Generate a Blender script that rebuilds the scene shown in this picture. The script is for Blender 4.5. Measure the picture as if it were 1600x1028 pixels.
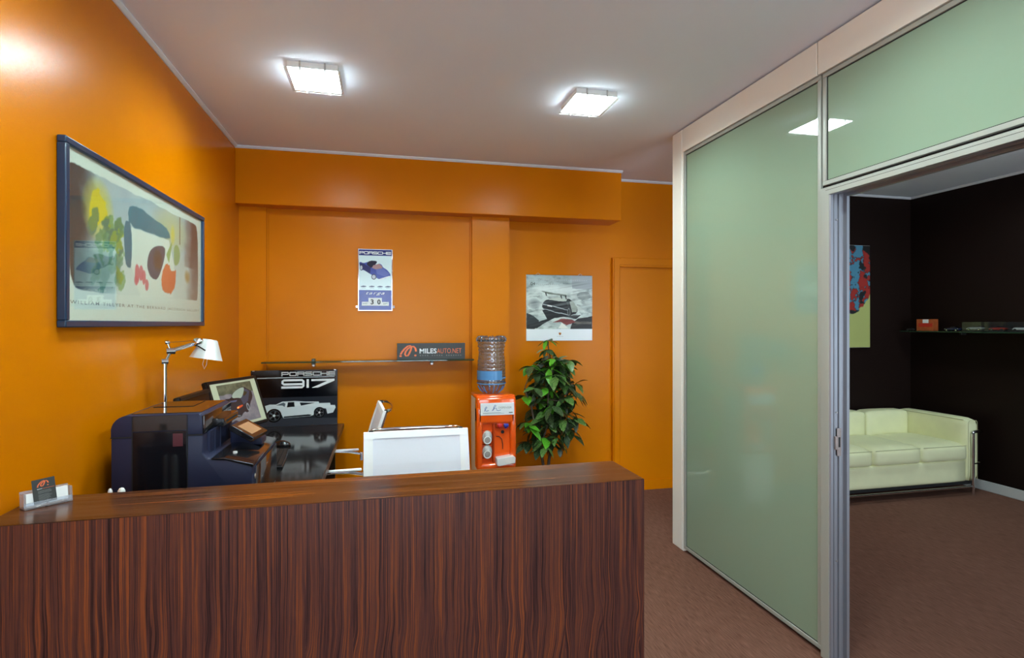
import bpy, bmesh, math, random
import numpy as np
from mathutils import Vector, Matrix

for o in list(bpy.data.objects):
    bpy.data.objects.remove(o)
SC = bpy.context.scene
COL = SC.collection
R = math.radians

# ------------------------------------------------------------------ camera
EYE = 1.52
cd = bpy.data.cameras.new('camera')
cam = bpy.data.objects.new('camera', cd)
COL.objects.link(cam)
cd.sensor_width = 36.0
cd.lens = 870.0 / 1600.0 * 36.0
cd.shift_y = -8.0 / 1600.0
cd.clip_start = 0.02
cam.location = (0, 0, EYE)
cam.rotation_euler = (R(90), 0, -math.atan(202.5 / 870.0))
SC.camera = cam

# ------------------------------------------------------------------ light
LAMP_POWER = 66.0
DAYLIGHT = 5.2
SC.view_settings.view_transform = 'Standard'
SC.view_settings.look = 'None'
SC.view_settings.gamma = 1.0
SC.view_settings.exposure = 0.90
SC.view_settings.use_curve_mapping = False
wd = bpy.data.worlds.new('daylight')
SC.world = wd
wd.use_nodes = True
bg = wd.node_tree.nodes['Background']
bg.inputs[0].default_value = (0.74, 0.86, 1.0, 1)
bg.inputs[1].default_value = DAYLIGHT
pl = bpy.data.lights.new('window_daylight_portal', 'AREA')
pl.shape = 'RECTANGLE'
pl.size = 6.2
pl.size_y = 2.3
pl.cycles.is_portal = True
po = bpy.data.objects.new('window_daylight_portal', pl)
COL.objects.link(po)
po.location = (2.15, -2.66, 1.35)
po.rotation_euler = (R(90), 0, 0)


# ------------------------------------------------------------------ helpers
def S(r, g, b):
    def f(c):
        c /= 255.0
        return c / 12.92 if c <= 0.04045 else ((c + 0.055) / 1.055) ** 2.4
    return (f(r), f(g), f(b), 1.0)


def newmat(name):
    m = bpy.data.materials.new(name)
    m.use_nodes = True
    nt = m.node_tree
    return m, nt, nt.nodes['Principled BSDF']


def pbr(name, col, rough=0.5, metal=0.0, spec=0.5, coat=0.0, coat_rough=0.05, bump=None, var=None, emit=None):
    """col: linear rgba; bump=(scale,strength,dist); var=(scale,amount)"""
    m, nt, p = newmat(name)
    p.inputs['Base Color'].default_value = col
    p.inputs['Roughness'].default_value = rough
    p.inputs['Metallic'].default_value = metal
    p.inputs['Specular IOR Level'].default_value = spec
    p.inputs['Coat Weight'].default_value = coat
    p.inputs['Coat Roughness'].default_value = coat_rough
    L = nt.links.new
    if bump or var:
        tc = nt.nodes.new('ShaderNodeTexCoord')
    if var:
        n = nt.nodes.new('ShaderNodeTexNoise')
        n.inputs['Scale'].default_value = var[0]
        n.inputs['Detail'].default_value = 5
        L(tc.outputs['Object'], n.inputs['Vector'])
        r = nt.nodes.new('ShaderNodeValToRGB')
        a = var[1]
        r.color_ramp.elements[0].position = 0.3
        r.color_ramp.elements[1].position = 0.7
        r.color_ramp.elements[0].color = tuple(c * (1 - a) for c in col[:3]) + (1,)
        r.color_ramp.elements[1].color = tuple(min(1, c * (1 + a)) for c in col[:3]) + (1,)
        L(n.outputs['Fac'], r.inputs['Fac'])
        L(r.outputs['Color'], p.inputs['Base Color'])
    if bump:
        n2 = nt.nodes.new('ShaderNodeTexNoise')
        n2.inputs['Scale'].default_value = bump[0]
        n2.inputs['Detail'].default_value = 3
        L(tc.outputs['Object'], n2.inputs['Vector'])
        b = nt.nodes.new('ShaderNodeBump')
        b.inputs['Strength'].default_value = bump[1]
        b.inputs['Distance'].default_value = bump[2]
        L(n2.outputs['Fac'], b.inputs['Height'])
        L(b.outputs['Normal'], p.inputs['Normal'])
    if emit:
        p.inputs['Emission Color'].default_value = emit[0]
        p.inputs['Emission Strength'].default_value = emit[1]
    return m


def link(o, parent=None):
    COL.objects.link(o)
    if parent is not None:
        o.parent = parent
    return o


ROOTM = {}


def thing(name, label, cat, loc=(0, 0, 0), rotz=0.0, group=None, kind=None):
    o = bpy.data.objects.new(name, None)
    o.empty_display_size = 0.05
    link(o)
    o.location = loc
    o.rotation_euler = (0, 0, rotz)
    ROOTM[o.name] = Matrix.Translation(Vector(loc)) @ Matrix.Rotation(rotz, 4, 'Z')
    tag(o, label, cat, group, kind)
    return o


def tag(o, label=None, cat=None, group=None, kind=None):
    if label:
        o['label'] = label
    if cat:
        o['category'] = cat
    if group:
        o['group'] = group
    if kind:
        o['kind'] = kind
    return o


def rootof(o):
    while o.parent is not None:
        o = o.parent
    return o


class MB:
    def __init__(s):
        s.v = []
        s.f = []
        s.smooth = []

    def add(s, verts, faces, smooth=False):
        b = len(s.v)
        s.v += [Vector(p) for p in verts]
        s.f += [[b + i for i in f] for f in faces]
        s.smooth += [smooth] * len(faces)
        return s

    def box(s, x0, x1, y0, y1, z0, z1, r=0.0, seg=2, M=None):
        if r <= 0:
            vs = [(x, y, z) for z in (z0, z1) for y in (y0, y1) for x in (x0, x1)]
            fs = [(0, 2, 3, 1), (4, 5, 7, 6), (0, 1, 5, 4), (2, 6, 7, 3), (0, 4, 6, 2), (1, 3, 7, 5)]
            if M is not None:
                vs = [M @ Vector(p) for p in vs]
            return s.add(vs, fs)
        bm = bmesh.new()
        bmesh.ops.create_cube(bm, size=1.0)
        for v in bm.verts:
            v.co = Vector((x0 + (v.co.x + .5) * (x1 - x0), y0 + (v.co.y + .5) * (y1 - y0), z0 + (v.co.z + .5) * (z1 - z0)))
        rb = bmesh.ops.bevel(bm, geom=list(bm.edges), offset=r, segments=seg, profile=0.5, affect='EDGES')
        s.addbm(bm, M, set(f for f in rb['faces']))
        return s

    def addbm(s, bm, M=None, smooth=True):
        bm.verts.index_update()
        vs = [(M @ v.co) if M is not None else v.co.copy() for v in bm.verts]
        fs = [[v.index for v in f.verts] for f in bm.faces]
        if isinstance(smooth, set):
            flags = [f in smooth for f in bm.faces]
            s.add(vs, fs, False)
            s.smooth[-len(flags):] = flags
        else:
            s.add(vs, fs, smooth)
        bm.free()

    def prism(s, prof, axis, a, b, r=0.0, seg=2, M=None):
        """prof: 2D polygon; axis 'x': (y,z) extruded in x; 'y': (x,z); 'z': (x,y)"""
        def P(p, t):
            return {'x': (t, p[0], p[1]), 'y': (p[0], t, p[1]), 'z': (p[0], p[1], t)}[axis]
        bm = bmesh.new()
        A = [bm.verts.new(P(p, a)) for p in prof]
        B = [bm.verts.new(P(p, b)) for p in prof]
        n = len(prof)
        bm.faces.new(A)
        bm.faces.new(B[::-1])
        for i in range(n):
            bm.faces.new((A[i], B[i], B[(i + 1) % n], A[(i + 1) % n]))
        bmesh.ops.recalc_face_normals(bm, faces=bm.faces)
        if r > 0:
            rb = bmesh.ops.bevel(bm, geom=list(bm.edges), offset=r, segments=seg, profile=0.5, affect='EDGES')
        s.addbm(bm, M, set(rb['faces']) if r > 0 else False)
        return s

    def tube(s, pts, rad, seg=10, closed=False, flat=None):
        """round tube along pts; rad float or list; flat=(a,b) scales the section's two axes"""
        pts = [Vector(p) for p in pts]
        n = len(pts)
        rads = rad if isinstance(rad, (list, tuple)) else [rad] * n
        ref = None
        rings = []
        for i, p in enumerate(pts):
            if closed:
                d = pts[(i + 1) % n] - pts[i - 1]
            elif i == 0:
                d = pts[1] - pts[0]
            elif i == n - 1:
                d = pts[-1] - pts[-2]
            else:
                d = (pts[i + 1] - pts[i]).normalized() + (pts[i] - pts[i - 1]).normalized()
            d.normalize()
            if ref is None:
                ref = Vector((0, 0, 1)) if abs(d.z) < 0.9 else Vector((0, 1, 0))
            e1 = (ref - d * ref.dot(d))
            if e1.length < 1e-5:
                e1 = Vector((1, 0, 0)) - d * d.x
            e1.normalize()
            e2 = d.cross(e1)
            ref = e1
            fa, fb = flat if flat else (1, 1)
            rings.append([p + (e1 * math.cos(2 * math.pi * k / seg) * fa + e2 * math.sin(2 * math.pi * k / seg) * fb) * rads[i] for k in range(seg)])
        vs = [q for rg in rings for q in rg]
        fs = []
        m = n if closed else n - 1
        for i in range(m):
            for k in range(seg):
                j = (i + 1) % n
                fs.append((i * seg + k, i * seg + (k + 1) % seg, j * seg + (k + 1) % seg, j * seg + k))
        s.add(vs, fs, True)
        if not closed:
            s.add(rings[0][::-1], [tuple(range(seg))])
            s.add(rings[-1], [tuple(range(seg))])
        return s

    def cyl(s, p0, p1, r0, r1=None, seg=20):
        return s.tube([p0, p1], [r0, r0 if r1 is None else r1], seg)

    def lathe(s, prof, seg=28, M=None, cap=True):
        """prof list of (r,z) from bottom to top, around the z axis"""
        vs = []
        for r, z in prof:
            for k in range(seg):
                a = 2 * math.pi * k / seg
                p = Vector((r * math.cos(a), r * math.sin(a), z))
                vs.append(M @ p if M is not None else p)
        fs = []
        for i in range(len(prof) - 1):
            for k in range(seg):
                fs.append((i * seg + k, i * seg + (k + 1) % seg, (i + 1) * seg + (k + 1) % seg, (i + 1) * seg + k))
        s.add(vs, fs, True)
        if cap:
            s.add(vs[:seg][::-1], [tuple(range(seg))])
            s.add(vs[-seg:], [tuple(range(seg))])
        return s

    def cushion(s, x0, x1, y0, y1, z0, z1, r, puff=0.0, n=9):
        hx, hy, hz = (x1 - x0) / 2, (y1 - y0) / 2, (z1 - z0) / 2
        c = Vector(((x0 + x1) / 2, (y0 + y1) / 2, (z0 + z1) / 2))
        bm = bmesh.new()
        bmesh.ops.create_cube(bm, size=2.0)
        bmesh.ops.subdivide_edges(bm, edges=list(bm.edges), cuts=n, use_grid_fill=True)
        for v in bm.verts:
            p = v.co.copy()
            q = Vector((p.x * hx, p.y * hy, p.z * hz))
            inn = Vector((max(-hx + r, min(hx - r, q.x)), max(-hy + r, min(hy - r, q.y)), max(-hz + r, min(hz - r, q.z))))
            d = q - inn
            if d.length > 1e-6:
                q = inn + d.normalized() * r
            if puff and p.z > 0:
                q.z += puff * (1 - p.x ** 4) * (1 - p.y ** 4) * p.z
            if puff:
                q.y += math.copysign(puff * .5 * (1 - p.x ** 4) * (1 - p.z ** 2) * abs(p.y), p.y)
            v.co = c + q
        s.addbm(bm, None, True)
        return s

    def build(s, name, mat, parent=None):
        me = bpy.data.meshes.new(name)
        if parent is not None:
            Mi = ROOTM.get(rootof(parent).name, Matrix.Identity(4)).inverted()
            vs = [(Mi @ v)[:] for v in s.v]
        else:
            vs = [v[:] for v in s.v]
        me.from_pydata(vs, [], s.f)
        me.polygons.foreach_set('use_smooth', s.smooth)
        me.materials.append(mat)
        me.update()
        o = bpy.data.objects.new(name, me)
        link(o, parent)
        return o


def sm(o, ang=40):
    """shade by angle on smooth-tagged meshes"""
    o.data.set_sharp_from_angle(angle=R(ang)) if hasattr(o.data, 'set_sharp_from_angle') else None
    return o


def local_pts(parent, vs):
    Mi = ROOTM.get(rootof(parent).name, Matrix.Identity(4)).inverted() if parent else Matrix.Identity(4)
    return [(Mi @ Vector(v))[:] for v in vs]


class Frame:
    """a flat printed surface: o = lower-left corner, r/u = full width / height vectors"""
    def __init__(s, o, r, u):
        s.o, s.r, s.u = Vector(o), Vector(r), Vector(u)
        s.n = s.r.cross(s.u).normalized()

    def p(s, a, b, lift=0.0):
        return s.o + s.r * a + s.u * b + s.n * lift


def flat(name, polys, fr, mat, parent, lift=0.0006):
    mb = MB()
    for i, poly in enumerate(polys):       # overlapping strokes are laid one over the other
        mb.add([fr.p(a, b, lift + i * 4e-5) for a, b in poly], [tuple(range(len(poly)))])
    return mb.build(name, mat, parent)


def ribbon(pts, w, asp=1.0):
    """strip of quads along 2D pts (width w in u units, asp = frame width / height)"""
    out = []
    P = [Vector((x, y / asp)) for x, y in pts]
    L = []
    for i, p in enumerate(P):
        d = (P[min(i + 1, len(P) - 1)] - P[max(i - 1, 0)]).normalized()
        n = Vector((-d.y, d.x)) * w / 2
        L.append((p + n, p - n))
    for i in range(len(P) - 1):
        q = [L[i][0], L[i][1], L[i + 1][1], L[i + 1][0]]
        out.append([(v.x, v.y * asp) for v in q])
    return out


def disc(cx, cy, rx, ry, n=20):
    return [(cx + rx * math.cos(2 * math.pi * k / n), cy + ry * math.sin(2 * math.pi * k / n)) for k in range(n)]


def text(name, body, fr, a0, b0, a1, b1, mat, parent, lift=0.0008, bold=0.0, shear=0.0, space=1.0):
    cu = bpy.data.curves.new(name, 'FONT')
    cu.body = body
    cu.size = 1.0
    cu.offset = bold
    cu.shear = shear
    cu.space_character = space
    cu.resolution_u = 3
    t = bpy.data.objects.new(name + '_tmp', cu)
    COL.objects.link(t)
    dg = bpy.context.evaluated_depsgraph_get()
    me = bpy.data.meshes.new_from_object(t.evaluated_get(dg))
    bpy.data.objects.remove(t)
    bpy.data.curves.remove(cu)
    co = np.empty(len(me.vertices) * 3)
    me.vertices.foreach_get('co', co)
    co = co.reshape(-1, 3)
    mn, mx = co.min(0), co.max(0)
    vs = []
    for c in co:
        a = a0 + (c[0] - mn[0]) / (mx[0] - mn[0]) * (a1 - a0)
        b = b0 + (c[1] - mn[1]) / (mx[1] - mn[1]) * (b1 - b0)
        vs.append(fr.p(a, b, lift))
    vs = local_pts(parent, vs)
    me.vertices.foreach_set('co', np.array(vs, dtype=np.float32).ravel())
    me.name = name
    me.materials.clear()
    me.materials.append(mat)
    me.update()
    o = bpy.data.objects.new(name, me)
    link(o, parent)
    return o


# ---- painted prints: a fine grid whose colours come from a paint function
def print_mat(name, rough=0.4, coat=0.0, emit=0.0, spec=0.5):
    m, nt, p = newmat(name)
    a = nt.nodes.new('ShaderNodeAttribute')
    a.attribute_name = 'ink'
    nt.links.new(a.outputs['Color'], p.inputs['Base Color'])
    p.inputs['Roughness'].default_value = rough
    p.inputs['Specular IOR Level'].default_value = spec
    p.inputs['Coat Weight'].default_value = coat
    p.inputs['Coat Roughness'].default_value = 0.06
    if emit:
        nt.links.new(a.outputs['Color'], p.inputs['Emission Color'])
        p.inputs['Emission Strength'].default_value = emit
    return m


def paint(name, fr, nx, ny, func, mat, parent, lift=0.0003):
    u = np.linspace(0, 1, nx + 1)
    v = np.linspace(0, 1, ny + 1)
    U, V = np.meshgrid(u, v)
    hu, hv = .25 / nx, .25 / ny
    rgb = sum(np.clip(func(U + a_, V + b_), 0, 255) for a_, b_ in ((hu, hv), (-hu, hv), (hu, -hv), (-hu, -hv), (2 * hu, 0), (-2 * hu, 0), (0, 2 * hv), (0, -2 * hv))) / (8 * 255.0)
    lin = np.where(rgb <= 0.04045, rgb / 12.92, ((rgb + 0.055) / 1.055) ** 2.4)
    Mi = ROOTM.get(rootof(parent).name, Matrix.Identity(4)).inverted() if parent else Matrix.Identity(4)
    o0 = np.array(Mi @ fr.p(0, 0, lift))
    rv = np.array(Mi @ fr.p(1, 0, lift)) - o0
    uv = np.array(Mi @ fr.p(0, 1, lift)) - o0
    co = o0 + U.reshape(-1, 1) * rv + V.reshape(-1, 1) * uv
    idx = np.arange((nx + 1) * (ny + 1)).reshape(ny + 1, nx + 1)
    q = np.stack([idx[:-1, :-1], idx[:-1, 1:], idx[1:, 1:], idx[1:, :-1]], -1).reshape(-1, 4)
    me = bpy.data.meshes.new(name)
    me.vertices.add(len(co))
    me.vertices.foreach_set('co', co.astype(np.float32).ravel())
    me.loops.add(q.size)
    me.loops.foreach_set('vertex_index', q.ravel().astype(np.int32))
    me.polygons.add(len(q))
    me.polygons.foreach_set('loop_start', (np.arange(len(q)) * 4).astype(np.int32))
    me.polygons.foreach_set('loop_total', np.full(len(q), 4, np.int32))
    me.update(calc_edges=True)
    at = me.attributes.new('ink', 'FLOAT_COLOR', 'POINT')
    c4 = np.ones((len(co), 4), np.float32)
    c4[:, :3] = lin.reshape(-1, 3)
    at.data.foreach_set('color', c4.ravel())
    me.materials.append(mat)
    o = bpy.data.objects.new(name, me)
    link(o, parent)
    return o


def inpoly(U, V, pts):
    m = np.zeros(U.shape, bool)
    n = len(pts)
    for i in range(n):
        x0, y0 = pts[i]
        x1, y1 = pts[(i + 1) % n]
        if y0 == y1:
            continue
        c = ((y0 > V) != (y1 > V)) & (U < (x1 - x0) * (V - y0) / (y1 - y0) + x0)
        m ^= c
    return m


def ell(U, V, cx, cy, rx, ry):
    return ((U - cx) / rx) ** 2 + ((V - cy) / ry) ** 2


def vnoise(U, V, su, sv, seed):
    rg = np.random.RandomState(seed)
    nu, nv = int(su) + 3, int(sv) + 3
    g = rg.rand(nv, nu)
    x, y = U * su, V * sv
    x = np.clip(x, 0, nu - 1.001)
    y = np.clip(y, 0, nv - 1.001)
    i, j = x.astype(int), y.astype(int)
    fx, fy = x - i, y - j
    fx = fx * fx * (3 - 2 * fx)
    fy = fy * fy * (3 - 2 * fy)
    i1, j1 = np.minimum(i + 1, nu - 1), np.minimum(j + 1, nv - 1)
    return (g[j, i] * (1 - fx) + g[j, i1] * fx) * (1 - fy) + (g[j1, i] * (1 - fx) + g[j1, i1] * fx) * fy


def fb(U, V, su, sv, seed):
    return (vnoise(U, V, su, sv, seed) * .55 + vnoise(U, V, su * 2.3, sv * 2.3, seed + 1) * .28 + vnoise(U, V, su * 5, sv * 5, seed + 2) * .17)


def mixc(img, mask, col):
    mask = np.clip(np.asarray(mask, float), 0, 1)[..., None]
    return img * (1 - mask) + np.array(col, float) * mask


def smooth_poly(pts, k=2):
    for _ in range(k):
        out = []
        n = len(pts)
        for i in range(n):
            a, b = pts[i], pts[(i + 1) % n]
            out.append((a[0] * .75 + b[0] * .25, a[1] * .75 + b[1] * .25))
            out.append((a[0] * .25 + b[0] * .75, a[1] * .25 + b[1] * .75))
        pts = out
    return pts


# ------------------------------------------------------------------ materials
ORANGE = S(212, 120, 0)
M = {}


def wall_paint(name, col, rough=0.25):
    m, nt, p = newmat(name)
    L = nt.links.new
    p.inputs['Base Color'].default_value = col
    p.inputs['Roughness'].default_value = rough
    p.inputs['Specular IOR Level'].default_value = 0.14
    tc = nt.nodes.new('ShaderNodeTexCoord')
    n = nt.nodes.new('ShaderNodeTexNoise')
    n.inputs['Scale'].default_value = 170
    n.inputs['Detail'].default_value = 2
    b = nt.nodes.new('ShaderNodeBump')
    b.inputs['Strength'].default_value = 0.28
    b.inputs['Distance'].default_value = 0.0012
    L(tc.outputs['Object'], n.inputs['Vector'])
    L(n.outputs['Fac'], b.inputs['Height'])
    L(b.outputs['Normal'], p.inputs['Normal'])
    n2 = nt.nodes.new('ShaderNodeTexNoise')
    n2.inputs['Scale'].default_value = 1.6
    n2.inputs['Detail'].default_value = 4
    L(tc.outputs['Object'], n2.inputs['Vector'])
    r = nt.nodes.new('ShaderNodeValToRGB')
    r.color_ramp.elements[0].position = .3
    r.color_ramp.elements[1].position = .7
    r.color_ramp.elements[0].color = (col[0] * .95, col[1] * .94, col[2], 1)
    r.color_ramp.elements[1].color = (col[0] * 1.04, col[1] * 1.05, col[2] * 1.1, 1)
    L(n2.outputs['Fac'], r.inputs['Fac'])
    L(r.outputs['Color'], p.inputs['Base Color'])
    return m


M['orange'] = wall_paint('orange_wall_paint', ORANGE)
M['brown'] = wall_paint('dark_brown_wall_paint', (0.011, 0.0050, 0.0036, 1), 0.5)
M['ceiling'] = pbr('ceiling_white_paint', (0.84, 0.87, 0.97, 1), 0.8, bump=(120, .1, .001))
M['cornice'] = pbr('cornice_white', (0.78, 0.78, 0.82, 1), 0.6)
M['cream'] = pbr('cream_panel_lacquer', (0.88, 0.84, 0.76, 1), 0.35, bump=(60, .02, .001))
M['alu'] = pbr('anodised_aluminium', (0.34, 0.35, 0.38, 1), 0.36, metal=0.75, bump=(300, .04, .0005))
M['alu_frame'] = pbr('grey_aluminium_frame', (0.38, 0.385, 0.34, 1), 0.42, metal=0.1)
M['gap'] = pbr('black_rubber_gap', (0.008, 0.008, 0.008, 1), 0.7)
M['steel'] = pbr('brushed_steel', (0.55, 0.52, 0.50, 1), 0.32, metal=1.0, bump=(200, .05, .0005))
M['dark_steel'] = pbr('dark_grey_steel', (0.10, 0.10, 0.10, 1), 0.35, metal=.6, var=(20, .1))
M['chrome'] = pbr('polished_chrome', (0.78, 0.78, 0.80, 1), 0.07, metal=1.0, var=(8, .02))
M['white_plastic'] = pbr('white_plastic', (0.78, 0.78, 0.76, 1), 0.35, var=(12, .02))
M['cream_plastic'] = pbr('cream_plastic', (0.70, 0.66, 0.56, 1), 0.4, var=(12, .02))
M['black'] = pbr('black_gloss_plastic', (0.010, 0.010, 0.011, 1), 0.16, coat=0.4, var=(10, .1))
M['black_matt'] = pbr('black_matt_plastic', (0.012, 0.012, 0.013, 1), 0.5, var=(30, .1))
M['monitor_black'] = pbr('monitor_satin_black', (0.008, 0.008, 0.009, 1), 0.30, spec=.3, var=(30, .1))
M['printer_side'] = pbr('blue_black_plastic', (0.016, 0.020, 0.052, 1), 0.48, spec=.3, bump=(400, .05, .0004))
M['printer_gloss'] = pbr('printer_piano_black', (0.010, 0.010, 0.012, 1), 0.10, coat=.3, var=(6, .1))
M['printer_panel'] = pbr('printer_dark_door', (0.007, 0.007, 0.010, 1), 0.10, spec=.35, var=(6, .1))
M['desk'] = pbr('black_gloss_desk_top', (0.012, 0.011, 0.012, 1), 0.09, bump=(500, .02, .0003), var=(30, .15))
M['desk_edge'] = pbr('dark_brown_desk_edge', (0.035, 0.018, 0.010, 1), 0.35, var=(30, .15))
M['paper'] = pbr('white_paper', (0.82, 0.83, 0.80, 1), 0.6, var=(40, .015))
M['ink_black'] = pbr('black_ink', (0.02, 0.02, 0.02, 1), 0.5, var=(60, .05))
M['ink_grey'] = pbr('grey_ink', (0.18, 0.19, 0.18, 1), 0.5, var=(60, .05))
M['ink_white'] = pbr('white_ink', (0.82, 0.84, 0.86, 1), 0.45, var=(60, .02))
M['ink_red'] = pbr('logo_orange_ink', S(240, 120, 70), 0.45, var=(60, .03))
M['ink_blue'] = pbr('blue_script_ink', S(40, 95, 165), 0.45, var=(60, .03))
M['ink_gold'] = pbr('crest_gold_ink', S(205, 150, 50), 0.45, var=(60, .03))
M['ink_crimson'] = pbr('crest_red_ink', S(170, 30, 30), 0.45, var=(60, .03))
M['sign'] = pbr('charcoal_sign_board', S(58, 60, 60), 0.45, var=(50, .03))
M['frame_blue'] = pbr('dark_blue_lacquer_frame', S(18, 50, 78), 0.3, coat=0.1, var=(15, .06))
M['leather'] = pbr('ivory_leather', (0.84, 0.83, 0.51, 1), 0.48, bump=(90, .18, .002), var=(9, .03))
M['seam'] = pbr('leather_seam', (0.52, 0.51, 0.28, 1), .55, var=(30, .05))
M['skirting'] = pbr('white_skirting_paint', (0.66, 0.67, 0.66, 1), 0.4, var=(5, .02))
M['bark'] = pbr('grey_brown_bark', (0.10, 0.07, 0.05, 1), 0.8, bump=(60, .6, .004), var=(25, .3))
M['soil'] = pbr('dark_soil', (0.03, 0.02, 0.014, 1), 0.9, bump=(60, .8, .01), var=(40, .3))
M['cup'] = pbr('grey_plastic_cup', (0.50, 0.49, 0.47, 1), 0.25, metal=.3, var=(20, .05))
M['tap_red'] = pbr('red_tap', (0.60, 0.02, 0.02, 1), 0.25, var=(10, .05))
M['tap_blue'] = pbr('blue_tap', (0.03, 0.04, 0.30, 1), 0.25, var=(10, .05))
M['shade'] = pbr('satin_aluminium_shade', (0.74, 0.75, 0.74, 1), 0.38, metal=.35, var=(12, .02))
M['mesh'] = pbr('white_mesh_fabric', (0.84, 0.86, 0.94, 1), 0.6, bump=(900, .25, .0006))
M['hem'] = pbr('white_seam_band', (0.96, 0.97, 0.98, 1), 0.5, var=(20, .015))
M['label'] = pbr('label_white', (0.80, 0.83, 0.85, 1), 0.3, coat=.3, var=(30, .02))


def glassy(name, tint, opacity=0.15, rough=0.02, body=None, refl=0.045):
    """thin clear sheet: transparent, with a glossy body share and real Fresnel reflection"""
    m = bpy.data.materials.new(name)
    m.use_nodes = True
    nt = m.node_tree
    nt.nodes.clear()
    L = nt.links.new
    out = nt.nodes.new('ShaderNodeOutputMaterial')
    tr = nt.nodes.new('ShaderNodeBsdfTransparent')
    tr.inputs[0].default_value = tint
    df = nt.nodes.new('ShaderNodeBsdfDiffuse')
    df.inputs[0].default_value = body or tint
    gl = nt.nodes.new('ShaderNodeBsdfGlossy')
    gl.inputs['Roughness'].default_value = rough
    mx = nt.nodes.new('ShaderNodeMixShader')
    mx.inputs[0].default_value = opacity
    L(tr.outputs[0], mx.inputs[1])
    L(df.outputs[0], mx.inputs[2])
    # Schlick reflectance, the same from both sides of the sheet
    lw = nt.nodes.new('ShaderNodeLayerWeight')
    lw.inputs['Blend'].default_value = 0.5
    pw = nt.nodes.new('ShaderNodeMath')
    pw.operation = 'POWER'
    pw.inputs[1].default_value = 5.0
    L(lw.outputs['Facing'], pw.inputs[0])
    fr = nt.nodes.new('ShaderNodeMath')
    fr.operation = 'MULTIPLY_ADD'
    fr.inputs[1].default_value = 0.95
    fr.inputs[2].default_value = refl
    L(pw.outputs[0], fr.inputs[0])
    m2 = nt.nodes.new('ShaderNodeMixShader')
    L(fr.outputs[0], m2.inputs[0])
    L(mx.outputs[0], m2.inputs[1])
    L(gl.outputs[0], m2.inputs[2])
    L(m2.outputs[0], out.inputs['Surface'])
    return m


M['clear'] = glassy('clear_glass', (0.96, 0.98, 0.97, 1), 0.02)
M['acrylic'] = glassy('clear_acrylic', (0.88, 0.90, 0.94, 1), 0.22, 0.05, (0.75, 0.78, 0.85, 1))
M['bottle'] = glassy('clear_bottle_plastic', (0.66, 0.72, 0.78, 1), 0.14, 0.05, (0.30, 0.34, 0.40, 1), 0.12)
M['shelf_glass'] = glassy('green_edge_shelf_glass', (0.42, 0.55, 0.42, 1), 0.45, 0.03, (0.05, 0.11, 0.06, 1))
M['case'] = glassy('display_case_plastic', (0.93, 0.94, 0.94, 1), 0.02, 0.05, (0.3, 0.3, 0.3, 1))
M['band_blue'] = glassy('blue_bottle_label', (0.35, 0.60, 0.85, 1), 0.75, 0.1, (0.12, 0.34, 0.68, 1))


def frosted():
    m = bpy.data.materials.new('frosted_green_glass')
    m.use_nodes = True
    nt = m.node_tree
    p = nt.nodes['Principled BSDF']
    out = nt.nodes['Material Output']
    L = nt.links.new
    p.inputs['Base Color'].default_value = (0.285, 0.385, 0.275, 1)
    p.inputs['Roughness'].default_value = 0.6
    p.inputs['Specular IOR Level'].default_value = 0.0
    p.inputs['Coat Weight'].default_value = 1.0
    p.inputs['Coat Roughness'].default_value = 0.012
    p.inputs['Coat IOR'].default_value = 1.8
    tl = nt.nodes.new('ShaderNodeBsdfTranslucent')
    tl.inputs[0].default_value = (0.50, 0.66, 0.56, 1)
    tc = nt.nodes.new('ShaderNodeTexCoord')
    n = nt.nodes.new('ShaderNodeTexNoise')
    n.inputs['Scale'].default_value = 2.0
    L(tc.outputs['Object'], n.inputs['Vector'])
    mr = nt.nodes.new('ShaderNodeMapRange')
    mr.inputs['To Min'].default_value = 0.05
    mr.inputs['To Max'].default_value = 0.07
    L(n.outputs['Fac'], mr.inputs['Value'])
    mx = nt.nodes.new('ShaderNodeMixShader')
    L(mr.outputs[0], mx.inputs[0])
    L(p.outputs[0], mx.inputs[1])
    L(tl.outputs[0], mx.inputs[2])
    L(mx.outputs[0], out.inputs['Surface'])
    return m


M['frost'] = frosted()


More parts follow.
